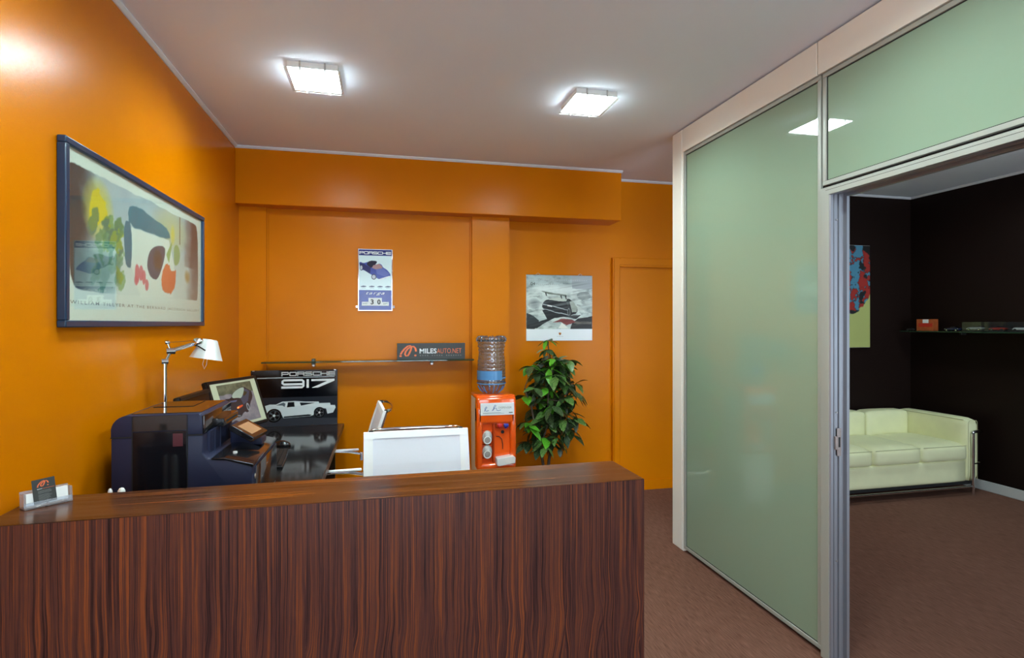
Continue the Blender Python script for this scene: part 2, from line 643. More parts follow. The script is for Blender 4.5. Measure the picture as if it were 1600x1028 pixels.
def carpet():
    m, nt, p = newmat('brown_ribbed_carpet')
    L = nt.links.new
    tc = nt.nodes.new('ShaderNodeTexCoord')
    mp = nt.nodes.new('ShaderNodeMapping')
    mp.inputs['Scale'].default_value = (230, 14, 1)
    L(tc.outputs['Object'], mp.inputs['Vector'])
    n = nt.nodes.new('ShaderNodeTexNoise')
    n.inputs['Scale'].default_value = 1.0
    n.inputs['Detail'].default_value = 3
    L(mp.outputs[0], n.inputs['Vector'])
    n2 = nt.nodes.new('ShaderNodeTexNoise')
    n2.inputs['Scale'].default_value = 500
    L(tc.outputs['Object'], n2.inputs['Vector'])
    n3 = nt.nodes.new('ShaderNodeTexNoise')
    n3.inputs['Scale'].default_value = 1.3
    n3.inputs['Detail'].default_value = 4
    L(tc.outputs['Object'], n3.inputs['Vector'])
    a = nt.nodes.new('ShaderNodeMath')
    a.operation = 'MULTIPLY_ADD'
    L(n2.outputs['Fac'], a.inputs[0])
    a.inputs[1].default_value = 0.40
    L(n.outputs['Fac'], a.inputs[2])
    b = nt.nodes.new('ShaderNodeMath')
    b.operation = 'MULTIPLY_ADD'
    L(n3.outputs['Fac'], b.inputs[0])
    b.inputs[1].default_value = 0.22
    L(a.outputs[0], b.inputs[2])
    r = nt.nodes.new('ShaderNodeValToRGB')
    e = r.color_ramp.elements
    e[0].position = 0.55
    e[0].color = (0.105, 0.041, 0.025, 1)
    e[1].position = 1.0
    e[1].color = (0.215, 0.102, 0.070, 1)
    L(b.outputs[0], r.inputs['Fac'])
    L(r.outputs['Color'], p.inputs['Base Color'])
    p.inputs['Roughness'].default_value = 0.95
    p.inputs['Specular IOR Level'].default_value = 0.15
    bp = nt.nodes.new('ShaderNodeBump')
    bp.inputs['Strength'].default_value = 0.15
    bp.inputs['Distance'].default_value = 0.004
    L(a.outputs[0], bp.inputs['Height'])
    L(bp.outputs['Normal'], p.inputs['Normal'])
    return m


M['carpet'] = carpet()


def veneer(name, grain):
    """striped dark veneer, slip-matched leaves; grain 'z' on upright panels, 'x' on the top"""
    m, nt, p = newmat(name)
    L = nt.links.new
    N = nt.nodes.new
    tc = N('ShaderNodeTexCoord')
    sp = N('ShaderNodeSeparateXYZ')
    L(tc.outputs['Object'], sp.inputs[0])

    def math_(op, a, b=None, c=None):
        n = N('ShaderNodeMath')
        n.operation = op
        for i, q in enumerate((a, b, c)):
            if q is None:
                continue
            if isinstance(q, (int, float)):
                n.inputs[i].default_value = q
            else:
                L(q, n.inputs[i])
        return n.outputs[0]
    if grain == 'z':
        across = math_('ADD', sp.outputs['X'], sp.outputs['Y'])
        along = sp.outputs['Z']
    else:
        across = sp.outputs['Y']
        along = sp.outputs['X']

    def noise(vec, scale, detail=3, rough=.55):
        n = N('ShaderNodeTexNoise')
        n.inputs['Scale'].default_value = scale
        n.inputs['Detail'].default_value = detail
        n.inputs['Roughness'].default_value = rough
        L(vec, n.inputs['Vector'])
        return n.outputs['Fac']

    def comb(x, y, z=0.0):
        c = N('ShaderNodeCombineXYZ')
        for i, q in enumerate((x, y, z)):
            if isinstance(q, (int, float)):
                c.inputs[i].default_value = q
            else:
                L(q, c.inputs[i])
        return c.outputs[0]
    tile = 0.137
    q = math_('DIVIDE', across, tile)
    leaf = math_('FLOOR', q)
    if grain == 'z':
        local = math_('MULTIPLY', math_('FRACT', q), tile)
        # the figure drifts sideways towards the foot of the panel
        wob = noise(comb(math_('MULTIPLY', local, 9.0), math_('MULTIPLY', along, 3.2), math_('MULTIPLY', leaf, .13)), 1.0, 2)
        low = N('ShaderNodeMapRange')
        low.inputs['From Min'].default_value = 0.80
        low.inputs['From Max'].default_value = 0.45
        low.inputs['To Min'].default_value = 0.006
        low.inputs['To Max'].default_value = 0.07
        L(along, low.inputs['Value'])
        local = math_('MULTIPLY_ADD', math_('SUBTRACT', wob, .5), low.outputs[0], local)
    else:
        local = across
        wob = noise(comb(math_('MULTIPLY', across, 8.0), math_('MULTIPLY', along, 1.6)), 1.0, 2)
        local = math_('MULTIPLY_ADD', math_('SUBTRACT', wob, .5), 0.03, local)
    lf = math_('MULTIPLY', leaf, 0.35)
    fine = noise(comb(math_('MULTIPLY', local, 400.0 if grain == 'z' else 100.0), math_('MULTIPLY', along, 2.2), lf), 1.0, 3, .6)
    mid = noise(comb(math_('MULTIPLY', local, 150.0 if grain == 'z' else 40.0), math_('MULTIPLY', along, 1.1), lf), 1.0, 2)
    broad = noise(comb(math_('MULTIPLY', local, 30.0 if grain == 'z' else 14.0), math_('MULTIPLY', along, .5), lf), 1.0, 2)
    pore = noise(comb(math_('MULTIPLY', across, 700.0), math_('MULTIPLY', along, 25.0)), 1.0, 2)
    v = math_('MULTIPLY', fine, 0.80)
    v = math_('MULTIPLY_ADD', mid, 0.52, v)
    v = math_('MULTIPLY_ADD', broad, 0.28, v)
    v = math_('MULTIPLY_ADD', pore, 0.12, v)
    r = N('ShaderNodeValToRGB')
    cr = r.color_ramp
    cr.elements[0].position = 0.60
    cr.elements[0].color = (0.014, 0.007, 0.009, 1)
    cr.elements[1].position = 1.0
    cr.elements[1].color = (0.26, 0.072, 0.024, 1)
    for pos, c in ((0.74, (0.038, 0.015, 0.015, 1)), (0.84, (0.100, 0.038, 0.032, 1)), (0.93, (0.140, 0.044, 0.024, 1))):
        e = cr.elements.new(pos)
        e.color = c
    if grain == 'x':
        for e in cr.elements:
            c = e.color
            e.color = (c[0] * .80, c[1] * .78, c[2] * .45, 1)
    L(v, r.inputs['Fac'])
    L(r.outputs['Color'], p.inputs['Base Color'])
    p.inputs['Roughness'].default_value = 0.30 if grain == 'z' else 0.20
    p.inputs['Specular IOR Level'].default_value = 0.30
    bp = N('ShaderNodeBump')
    bp.inputs['Strength'].default_value = 0.06
    bp.inputs['Distance'].default_value = 0.001
    L(v, bp.inputs['Height'])
    L(bp.outputs['Normal'], p.inputs['Normal'])
    return m


M['veneer_front'] = veneer('striped_veneer_upright', 'z')
M['veneer_top'] = veneer('striped_veneer_lengthwise', 'x')

# ------------------------------------------------------------------ the room
XL, XP, YB, YN, YC, YW, ZC = -1.055, 1.957, 4.445, 4.600, 4.558, 4.710, 2.832
XR = 5.36
YR = -2.6
ZLAMP = 2.796


def struct(name, mb, mat, parent=None):
    o = mb.build(name, mat, parent)
    if parent is None:
        o['kind'] = 'structure'
    return o


struct('floor', MB().box(XL - .1, XR + .1, YR - .1, YW + .1, -.1, 0), M['carpet'])
struct('ceiling', MB().box(XL - .1, XR + .1, YR - .1, YW + .1, ZC, ZC + .1), M['ceiling'])
struct('wall_left', MB().box(XL - .1, XL, YR, YW + .1, 0, ZC), M['orange'])
wb = struct('wall_back', MB().box(XL, 3.0, YW, YW + .1, 0, ZC), M['orange'])
MB().box(XL, -.862, YC, YW, 0, 2.408).build('pillar', M['orange'], wb)
MB().box(.722, 1.037, YC, YW, 0, 2.408).build('pillar', M['orange'], wb)
MB().box(-.862, .722, YN, YW, 0, 2.408).build('niche_panel', M['orange'], wb)
MB().box(-.862, -.852, YN - .012, YN, 0, 2.408).box(.708, .722, YN - .012, YN, 0, 2.408).build('niche_moulding', M['orange'], wb)
MB().box(XL, 2.0, YB, YW, 2.408, ZC, r=.004).build('beam', M['orange'], wb)
struct('wall_lounge_back', MB().box(3.0, XR, YW, YW + .1, 0, ZC), M['brown'])
struct('wall_lounge_right', MB().box(XR, XR + .1, YR, YW + .1, 0, ZC), M['brown'])
# rear wall with the shop window that lets the daylight in
RW0, RW1 = -.85, 1.35
struct('wall_rear', MB().box(XL, XR, YR - .1, YR, 0, .2).box(XL, XR, YR - .1, YR, 2.5, ZC)
       .box(XL, RW0, YR - .1, YR, .2, 2.5).box(5.25, XR, YR - .1, YR, .2, 2.5).box(RW1, 2.12, YR - .1, YR, .2, 2.5), M['orange'])


def rear_window(name, x0, x1):
    xm = (x0 + x1) / 2
    y0, y1 = YR - .07, YR - .03
    w = struct(name, MB().box(x0, x1, y0, y1, .2, .26).box(x0, x1, y0, y1, 2.44, 2.5).box(x0, x0 + .06, y0, y1, .26, 2.44)
               .box(x1 - .06, x1, y0, y1, .26, 2.44).box(xm - .03, xm + .03, y0, y1, .26, 2.44), M['alu'])
    for a, b in ((x0 + .06, xm - .03), (xm + .03, x1 - .06)):
        MB().box(a, b, YR - .053, YR - .047, .26, 2.44).build('pane', M['clear'], w)


rear_window('window_1', RW0, RW1)
rear_window('window_2', 2.12, 5.25)
# ceiling trims: thin white cornice strips
struct('trim_1', MB().prism([(XL, ZC), (XL + .02, ZC), (XL + .02, ZC - .006), (XL + .006, ZC - .016), (XL, ZC - .016)], 'y', YR, YB), M['cornice'])
struct('trim_2', MB().prism([(YB, ZC), (YB - .018, ZC), (YB - .018, ZC - .006), (YB - .006, ZC - .018), (YB, ZC - .018)], 'x', XL, 2.006), M['cornice'])
struct('trim_3', MB().prism([(YW, ZC), (YW - .02, ZC), (YW - .02, ZC - .006), (YW - .006, ZC - .018), (YW, ZC - .018)], 'x', 2.0, XR), M['cornice'])
struct('trim_4', MB().prism([(XR, ZC), (XR - .02, ZC), (XR - .02, ZC - .006), (XR - .006, ZC - .018), (XR, ZC - .018)], 'y', YR, YW - .02), M['cornice'])
struct('baseboard_back', MB().box(1.037, 2.018, YW - .014, YW, 0, .085, r=.003), M['orange'])
struct('baseboard_lounge_right', MB().box(XR - .016, XR, YR, YW, 0, .09, r=.005), M['skirting'])
struct('baseboard_lounge_back', MB().box(3.0, XR - .016, YW - .016, YW, 0, .09, r=.005), M['skirting'])
# painted-over door in the back wall
d1 = struct('door_1', MB().box(2.088, 2.9, YW - .006, YW, 0, 2.036), M['orange'])
MB().box(2.018, 2.088, YW - .040, YW, 0, 2.118, r=.005).box(2.9, 2.97, YW - .040, YW, 0, 2.118, r=.005).box(2.088, 2.9, YW - .040, YW, 2.036, 2.118, r=.004).build('casing', M['orange'], d1)
MB().box(2.03, 2.075, YW - .048, YW - .038, 0, 2.105).box(2.075, 2.9, YW - .048, YW - .038, 2.055, 2.105).build('casing_bead', M['orange'], d1)
MB().box(2.088, 2.9, YW - .018, YW - .006, 0, .085).build('kick_rail', M['orange'], d1)

# ---- glazed partition between reception and lounge
XB = XP + .10
pt = thing('wall_right', 'glazed partition of frosted green glass in grey frames with cream top panels', 'partition', (XP, 2.2, 0), kind='structure')
del pt['category']
MB().box(XP, XB, 3.383, 3.505, .002, 2.822, r=.003).build('end_post', M['cream'], pt)
MB().box(XP + .003, XB, 3.367, 3.381, .002, 2.822).build('post_strip', M['cream'], pt)
ys = [(2.190, 3.365), (1.19, 2.184), (0.0, 1.184), (-1.3, -.006), (-2.58, -1.306)]
for a, b in ys:
    MB().box(XP, XB, a, b, 2.668, 2.822, r=.002).build('top_panel', M['cream'], pt)
MB().box(XP + .02, XB - .02, YR + .02, 3.36, 2.80, ZC - .002).build('ceiling_gap', M['gap'], pt)


def pane(y0, y1, z0, z1):
    w = .020
    f = MB()
    f.box(XP + .004, XB - .004, y0, y1, z0, z0 + w, r=.002).box(XP + .004, XB - .004, y0, y1, z1 - w, z1, r=.002)
    f.box(XP + .004, XB - .004, y0, y0 + w, z0 + w, z1 - w, r=.002).box(XP + .004, XB - .004, y1 - w, y1, z0 + w, z1 - w, r=.002)
    fo = f.build('pane_frame', M['alu_frame'], pt)
    MB().box(XP + .012, XP + .020, y0 + w * .6, y1 - w * .6, z0 + w * .6, z1 - w * .6).build('glass_pane', M['frost'], pt)
    MB().box(XP + .0105, XP + .022, y0 + w, y0 + w + .004, z0 + w, z1 - w).box(XP + .0105, XP + .022, y1 - w - .004, y1 - w, z0 + w, z1 - w) \
        .box(XP + .0105, XP + .022, y0 + w, y1 - w, z1 - w - .004, z1 - w).box(XP + .0105, XP + .022, y0 + w, y1 - w, z0 + w, z0 + w + .004).build('glazing_seal', M['gap'], fo)


pane(2.169, 3.362, .022, 2.662)
pane(1.19, 2.159, 2.150, 2.662)
for a, b in ys[2:]:
    pane(a, b, .022, 2.662)
MB().box(XP + .03, XB - .03, 2.178, 3.362, 0, .022).box(XP + .03, XB - .03, YR + .02, 1.184, 0, .022).build('floor_channel', M['gap'], pt)
MB().box(XP + .016, XB - .016, 2.138, 2.182, .002, 2.67).build('mullion_gap', M['gap'], pt)
MB().box(XP + .02, XB - .02, 1.19, 2.158, 2.136, 2.152).build('transom_gap', M['gap'], pt)
# door frame: ribbed aluminium jambs and header round the open doorway
d2 = thing('door_2', 'open doorway with ribbed aluminium door frame leading to the lounge', 'doorway', (XP, 1.65, 0), kind='structure')
del d2['category']
jp = [(0, .032), (0, .004), (.004, 0), (.014, 0), (.016, .006), (.022, .006), (.024, .002), (.030, .002), (.032, .012), (.050, .012), (.052, .004),
      (.058, .004), (.060, .014), (.084, .014), (.086, -.004), (.100, -.004), (.104, .0), (.104, .032)]


def jamb(ybase, sgn, name):
    return MB().prism([(XP - .004 + a, ybase + sgn * b) for a, b in jp], 'z', 0, 2.134).build(name, M['alu'], d2)


j1 = jamb(2.106, 1, 'jamb')
jamb(1.222, -1, 'jamb')
MB().prism([(XP - .004 + a, 2.100 + b) for a, b in jp], 'y', 1.19, 2.138).build('header', M['alu'], d2)
MB().box(XP - .007, XP - .0045, 2.110, 2.158, .002, 2.136, r=.0008).build('casing', M['alu_frame'], d2)
MB().box(XP - .0072, XP - .0045, 1.19, 2.1575, 2.1005, 2.1355, r=.0008).build('casing', M['alu_frame'], d2)
MB().box(XP - .0075, XP - .0068, 1.19, 2.128, 2.1215, 2.1230).build('casing_line', M['gap'], d2)
M['brown_steel'] = pbr('dull_brown_steel', (0.34, 0.28, 0.26, 1), .4, metal=.6, var=(40, .1))
sp_ = MB().box(XP + .034, XP + .056, 2.1060, 2.1085, .925, 1.05, r=.0008).box(XP + .020, XP + .036, 2.100, 2.1085, .955, 1.015, r=.002).build('strike_plate', M['brown_steel'], d2)
MB().box(XP + .040, XP + .050, 2.1052, 2.1065, .965, 1.01).build('latch_slot', M['gap'], sp_)
for z in (1.12, 1.99, .45):
    MB().cyl((XP + .040, 2.118, z), (XP + .040, 2.1135, z), .004, seg=10).build('screw', M['steel'], d2)

# ------------------------------------------------------------------ ceiling lights
m, nt, p = newmat('lamp_diffuser')
p.inputs['Base Color'].default_value = (.9, .95, .92, 1)
p.inputs['Emission Color'].default_value = (0.80, 0.97, 1.0, 1)
p.inputs['Emission Strength'].default_value = LAMP_POWER
M['lamp'] = m


def ceiling_light(x, y, label):
    t = thing('ceiling_light', label, 'ceiling light', (x, y, ZC), group='square glass ceiling lights')
    MB().box(x - .121, x + .121, y - .137, y + .137, ZLAMP + .0052, ZC).build('housing', M['white_plastic'], t)
    MB().box(x - .119, x + .119, y - .135, y + .135, ZLAMP + .002, ZLAMP + .005).build('diffuser', M['lamp'], t)
    MB().box(x - .135, x + .135, y - .150, y + .150, ZLAMP - .004, ZLAMP + .0015).build('glass_plate', M['clear'], t)
    for sx, sy in ((-.06, -.142), (.06, -.142), (-.06, .142), (.06, .142)):
        MB().cyl((x + sx, y + sy, ZLAMP - .010), (x + sx, y + sy, ZC), .005, seg=10).build('stud', M['steel'], t)
    return t


ceiling_light(-.342, 3.09, 'square glowing ceiling light nearest the orange left wall')
ceiling_light(1.172, 3.07, 'square glowing ceiling light nearest the frosted glass partition')
ceiling_light(-.342, 1.52, 'square ceiling light above the reception counter, orange wall side')
ceiling_light(1.172, 1.52, 'square ceiling light in front of the lounge doorway')
ceiling_light(4.30, 3.30, 'unseen square ceiling light added to light the lounge sofa')  # added out of view to brighten the sofa from above

# ------------------------------------------------------------------ reception counter
CR = .0140
ct = thing('reception_counter', 'dark striped veneer reception counter with a flat top board', 'counter', (-1.046, 1.757, 0), CR)
CM = ROOTM[ct.name]


def cbox(name, x0, x1, y0, y1, z0, z1, mat, r=.0015):
    mb = MB().box(x0, x1, y0, y1, z0, z1, r=r, M=CM)
    return mb.build(name, mat, ct)


CW, CDp, CZ = 1.934, .266, .980
MB().prism([(0.0005, CZ - .0015), (.0285, CZ - .0015), (.0285, CZ - .028), (CDp, CZ - .028), (CDp, CZ), (.0005, CZ)], 'x', 0, CW, M=CM).build('top_board', M['veneer_top'], ct)
cbox('front_panel', 0, CW, .0, .028, 0, CZ - .0017, M['veneer_front'], r=0)
cbox('end_panel', CW - .028, CW - .0005, .0285, CDp - .001, 0, CZ - .0282, M['veneer_front'])
cbox('end_panel', 0.002, .028, .0285, CDp - .001, 0, CZ - .0282, M['veneer_front'])
cbox('inner_shelf', .029, CW - .029, .0285, CDp - .03, .62, .64, M['desk_edge'])

# ------------------------------------------------------------------ logo shared by sign and cards
LOGO = [ribbon([(.06, .22), (.14, .42), (.28, .66), (.46, .86), (.60, .90), (.66, .78), (.62, .55), (.54, .30), (.46, .12), (.36, .10), (.30, .24), (.34, .44), (.46, .66), (.62, .82), (.78, .84), (.88, .70), (.92, .44)], .105, 1.0)]
LOGO_POLYS = LOGO[0] + [disc(.06, .10, .07, .075), disc(.88, .14, .07, .075)]


def logo(name, fr, a0, b0, a1, b1, mat, parent, lift=.0008):
    polys = [[(a0 + (a1 - a0) * x, b0 + (b1 - b0) * y) for x, y in q] for q in LOGO_POLYS]
    flat(name, polys[:-2], fr, mat, parent, lift)
    flat(name + '_dot', polys[-2:-1], fr, mat, parent, lift)
    flat(name + '_dot', polys[-1:], fr, mat, parent, lift)


# ---- business card holder on the counter
ch = thing('card_holder', 'clear acrylic business card holder on the counter beside the orange wall', 'card holder', (-.976, 1.935, CZ), R(43))
HM = ROOTM[ch.name]


def hb(x0, x1, y0, y1, z0, z1, r=0.0, tilt=0.0):
    T = HM @ Matrix.Translation((0, y0, z0)) @ Matrix.Rotation(tilt, 4, 'X') @ Matrix.Translation((0, -y0, -z0))
    return MB().box(x0, x1, y0, y1, z0, z1, r=r, M=T)


HW = .058
hb(-HW, HW, -.020, .026, .001, .007, .0015).build('base', M['acrylic'], ch)
hb(-HW, HW, .016, .019, .007, .048, 0, -.16).build('back_plate', M['acrylic'], ch)
hb(-HW, HW, -.016, -.0135, .007, .019, 0, -.16).build('front_lip', M['acrylic'], ch)
hb(-HW, -HW + .003, -.016, .020, .007, .046, 0, -.10).build('side_wall', M['acrylic'], ch)
hb(HW - .003, HW, -.016, .020, .007, .046, 0, -.10).build('side_wall', M['acrylic'], ch)


def card_thing(name, label, x0, x1, y0, y1, z0, z1, mat, tilt=-.16, roll=0.0):
    t = thing(name, label, 'business cards', HM @ Vector(((x0 + x1) / 2, y0, z0)), R(43), group='business cards in the holder')
    T = HM @ Matrix.Translation(((x0 + x1) / 2, y0, z0)) @ Matrix.Rotation(tilt, 4, 'X') @ Matrix.Rotation(roll, 4, 'Y')
    w = (x1 - x0) / 2
    MB().box(-w, w, 0, y1 - y0, 0, z1 - z0, M=T).build('card_stack', mat, t)
    return t, Frame(T @ Vector((-w, 0, 0)), (T @ Vector((w, 0, 0))) - (T @ Vector((-w, 0, 0))), (T @ Vector((-w, 0, z1 - z0))) - (T @ Vector((-w, 0, 0))))


card_thing('business_card_stack', 'white business cards in the left half of the holder', -.050, -.003, -.008, .008, .0085, .043, M['paper'])
card_thing('business_card_stack', 'white business cards in the right half of the holder', .004, .050, -.008, .008, .0085, .047, M['paper'])
ct_, cf = card_thing('business_card', 'grey upright business card with orange logo leaning in the holder', -.033, .022, -.0100, -.0090, .0105, .081, M['sign'], -.17, -.05)
logo('logo', cf, .20, .67, .74, .94, M['ink_red'], ct_, .0004)
text('name_print', 'MILESAUTO', cf, .2, .58, .42, .615, M['ink_white'], ct_, .0004, .02)
flat('name_rule', [[(.44, .59), (.95, .59), (.95, .60), (.44, .60)]], cf, M['ink_red'], ct_, .0004)
random.seed(5)
ln = []
for k in range(11):
    b = .50 - k * .042 - (.03 if k > 2 else 0)
    ln.append([(.22, b), (.22 + random.uniform(.4, .62), b), (.22 + random.uniform(.4, .62), b + .017), (.22, b + .017)])
tag(flat('small_print', ln, cf, M['ink_grey'], ct_, .0004), kind='stuff')

# ------------------------------------------------------------------ desk along the left wall
DX1, DZ = -.296, .740
dk = thing('desk', 'long glossy black desk standing along the orange left wall', 'desk', (-.67, 3.3, 0))
MB().box(XL + .004, DX1, 2.10, YC - .003, DZ - .035, DZ, r=.0015).build('desk_top', M['desk'], dk)
MB().box(DX1 - .001, DX1 + .003, 2.10, YC - .003, DZ - .036, DZ - .0005).build('edge_band', M['desk_edge'], dk)
for y in (2.12, 3.25, 4.50):
    MB().box(XL + .03, DX1 - .06, y, y + .03, 0, DZ - .035).build('leg_panel', M['desk_edge'], dk)
MB().box(XL + .03, XL + .05, 2.15, 4.50, .25, DZ - .035).build('back_panel', M['desk_edge'], dk)

# ------------------------------------------------------------------ printer
PY0, PY1, PZ = 2.40, 2.795, 1.169
pr = thing('laser_printer', 'large glossy blue-black office laser printer on the desk behind the counter', 'printer', (-.75, 2.62, DZ))
prof = [(-1.003, DZ + .012), (-1.003, 1.085), (-.685, 1.085), (-.685, 1.012), (-.668, .990), (-.607, .990), (-.506, .962), (-.506, DZ + .012)]
sm(MB().prism(prof, 'y', PY0, PY1, r=.006).build('body', M['printer_side'], pr))
sm(MB().prism([(-.66, DZ + .012), (-.66, .985), (-.607, .985), (-.506, .958), (-.506, DZ + .012)], 'y', PY1 + .001, PY1 + .11, r=.004).build('side_bin', M['printer_side'], pr))
for x, y in ((-.97, 2.44), (-.55, 2.44), (-.97, 2.75), (-.55, 2.86)):
    MB().cyl((x, y, DZ), (x, y, DZ + .014), .018, seg=14).build('foot', M['black_matt'], pr)
# upper scanner body with rounded left shoulder
up_ = [(-1.003, 1.088)]
for k in range(7):
    a = math.pi - k * math.pi / 12
    up_.append((-1.003 + .055 + .055 * math.cos(a), 1.114 + .055 * math.sin(a)))
up_ += [(-.700, 1.169), (-.687, 1.160), (-.686, 1.088)]
sm(MB().prism(up_, 'y', PY0 - .001, PY1, r=.003).build('scanner_body', M['printer_side'], pr))
MB().box(-.945, -.70, PY0 + .03, PY1 - .01, 1.1685, 1.1715, r=.001).build('scanner_lid', M['printer_gloss'], pr)
MB().box(-.93, -.78, PY0 + .20, PY1 - .03, 1.1715, 1.1735).build('feeder_recess', M['printer_panel'], pr)
# dark glossy side door and seams on the near side
MB().box(-.928, -.742, PY0 - .003, PY0 + .001, DZ + .03, 1.105, r=.001).build('side_door', M['printer_panel'], pr)
MB().prism([(-.928, 1.108), (-.742, 1.108), (-.742, 1.166), (-.928, 1.166)], 'y', PY0 - .0035, PY0 + .001).build('side_door_top', M['printer_gloss'], pr)
MB().box(-.932, -.929, PY0 - .0025, PY0, DZ + .02, 1.165).box(-.741, -.738, PY0 - .0025, PY0, DZ + .02, 1.165).build('door_seam', M['gap'], pr)
MB().box(-1.0035, -.6855, PY0 - .0015, PY0 + .001, 1.0845, 1.0885).build('shoulder_seam', M['gap'], pr)
MB().box(-.79, -.755, PY0 - .0042, PY0 - .003, 1.045, 1.095).build('red_patch', pbr('dark_red_patch', (0.075, 0.008, 0.018, 1), .3, coat=.6, var=(30, .1)), pr)  # small dark red patch on the near side
# brown-reflecting right end of the scanner, overhang and output bay
sm(MB().prism([(PY0 + .001, 1.09), (PY0 + .001, 1.160), (PY1, 1.160), (PY1, 1.10)], 'x', -.688, -.680, r=.002).build('scanner_end', M['printer_gloss'], pr))
MB().box(-.70, -.650, PY0 + .16, PY1, 1.088, 1.122, r=.004).build('output_overhang', M['printer_gloss'], pr)
MB().box(-.6505, -.6485, PY0 + .20, PY1 - .02, 1.100, 1.109).build('output_slot', M['gap'], pr)
MB().box(-.685, -.676, PY0 + .06, PY1, .992, 1.088).build('bay_wall', M['printer_side'], pr)
for y in (2.52, 2.60):
    MB().box(-.677, -.672, y, y + .006, .995, 1.085).build('bay_rib', M['printer_side'], pr)
# glossy front deck, sloping, with tilted control panel
deck = [(-.655, .9915), (-.607, .9915), (-.506, .9635), (-.5025, .9605), (-.5025, .950), (-.507, .950), (-.600, .980), (-.655, .985)]
sm(MB().prism(deck, 'y', PY0 - .002, PY1 + .112, r=.0015).build('front_deck', M['printer_gloss'], pr))
sm(MB().box(-.506, -.500, PY0 + .06, PY1 + .10, DZ + .03, .94, r=.002).build('front_door', M['printer_gloss'], pr))
MB().cyl((-.502, PY0 + .03, .905), (-.4995, PY0 + .03, .905), .011, seg=20).build('badge', M['steel'], pr)
MB().box(-.504, -.4995, PY0 + .052, PY0 + .057, DZ + .03, .935).build('door_seam', M['steel'], pr)
MB().cyl((-.590, PY0 + .09, .988), (-.590, PY0 + .09, .9955), .0085, seg=16).build('button', M['white_plastic'], pr)
TP = Matrix.Translation((-.575, 2.655, 1.052)) @ Matrix.Rotation(R(-8), 4, 'Z') @ Matrix.Rotation(R(30), 4, 'Y')
cp = MB().box(-.055, .055, -.085, .085, -.012, .012, r=.003, M=TP).build('control_panel', M['printer_gloss'], pr)
MB().box(-.034, .034, -.058, .058, .0121, .013, M=TP).build('touch_screen', pbr('amber_screen', (0.42, 0.23, 0.12, 1), .35, coat=.5, var=(20, .05)), cp)
sm(MB().prism([(-.66, .99), (-.66, 1.075), (-.60, 1.05), (-.53, 1.0), (-.53, .975)], 'y', 2.70, 2.80, r=.003).build('panel_bracket', M['printer_side'], pr))

# small white things behind the counter, only the tips showing
for (x, y, hgt, sx, lab) in ((-.900, 2.15, .222, .008, 'small white rounded object tip behind the counter, beside the orange wall'),
                             (-.866, 2.15, .222, .013, 'wider white rounded object tip behind the counter, in front of the printer')):
    t = thing('white_ornament', lab, 'ornament', (x, y, DZ), group='small white things behind the counter')
    MB().lathe([(sx * 1.2, 0), (sx * 1.25, .01), (sx, .10), (sx * .9, hgt - .03), (sx * .85, hgt - .01), (sx * .5, hgt - .002), (.001, hgt)], 20, Matrix.Translation((x, y, DZ))).build('ornament_body', M['white_plastic'], t)
    MB().lathe([(sx * 1.45, 0), (sx * 1.45, .006), (sx * 1.2, .01)], 20, Matrix.Translation((x, y, DZ))).build('foot_ring', M['white_plastic'], t)

# ------------------------------------------------------------------ desk lamp
LX, LY = -.985, 2.885
dl = thing('desk_lamp', 'polished aluminium articulated desk lamp behind the printer', 'lamp', (LX, LY, DZ))
MB().lathe([(.055, 0), (.055, .012), (.050, .016), (.012, .018), (.012, .03)], 28, Matrix.Translation((LX, LY, DZ))).build('base', M['chrome'], dl)
MB().cyl((LX, LY, DZ + .02), (LX, LY, 1.335), .0095, .0095, 14).build('pole', M['chrome'], dl)
J1 = Vector((LX, LY, 1.345))
J2 = Vector((LX + .018, LY + .02, 1.392))
HD = Vector((-.895, 3.03, 1.425))
MB().tube([J1 - Vector((0, 0, .012)), J1, J2], .0085, 10).build('elbow', M['chrome'], dl)
MB().cyl(J1 - Vector((.012, .006, 0)), J1 + Vector((.012, .006, 0)), .013, seg=16).cyl(J2 - Vector((.016, .008, 0)), J2 + Vector((.016, .008, 0)), .015, seg=16).build('joint', M['chrome'], dl)
MB().tube([J2, J2 + Vector((-.012, -.006, .040))], .005, 8).cyl(J2 + Vector((-.020, -.010, .040)), J2 + Vector((-.004, -.002, .042)), .008, seg=12).build('spring_post', M['chrome'], dl)
MB().tube([J2, J2.lerp(HD, .55), HD], .0095, 10).build('arm', M['chrome'], dl)
MB().tube([J2 + Vector((-.012, -.006, .041)), HD + Vector((-.012, 0, .012))], .0011, 6).build('cable', M['gap'], dl)
SM_ = Matrix.Translation((-.848, 3.05, 1.392)) @ Matrix.Rotation(R(9), 4, 'Y') @ Matrix.Rotation(R(-6), 4, 'X')
hdj = MB().lathe([(.001, -.02), (.018, -.018), (.026, -.006), (.026, .008), (.016, .02), (.001, .022)], 20, Matrix.Translation(HD + Vector((.012, -.012, .004)))).build('head_joint', M['chrome'], dl)
MB().tube([HD + Vector((-.004, -.02, -.01)), HD + Vector((.02, -.045, -.012)), HD + Vector((.055, -.05, -.035))], .0035, 8).build('lever', M['black'], hdj)
sh = MB().lathe([(.0745, -.048), (.0735, -.046), (.036, .046), (.030, .050), (.001, .051)], 36, SM_, cap=False).lathe([(.0725, -.047), (.035, .044), (.001, .048)], 36, SM_, cap=False).build('lamp_shade', M['shade'], dl)
MB().tube([SM_ @ Vector(p_) for p_ in ((-.005, -.01, -.03), (-.008, -.01, -.075), (.004, -.01, -.098), (.010, -.01, -.075), (.007, -.01, -.03))], .0012, 6).build('pull_wire', M['steel'], sh)
MB().lathe([(.012, -.03), (.02, -.02), (.02, 0), (.010, .03)], 16, SM_).build('bulb', M['white_plastic'], sh)

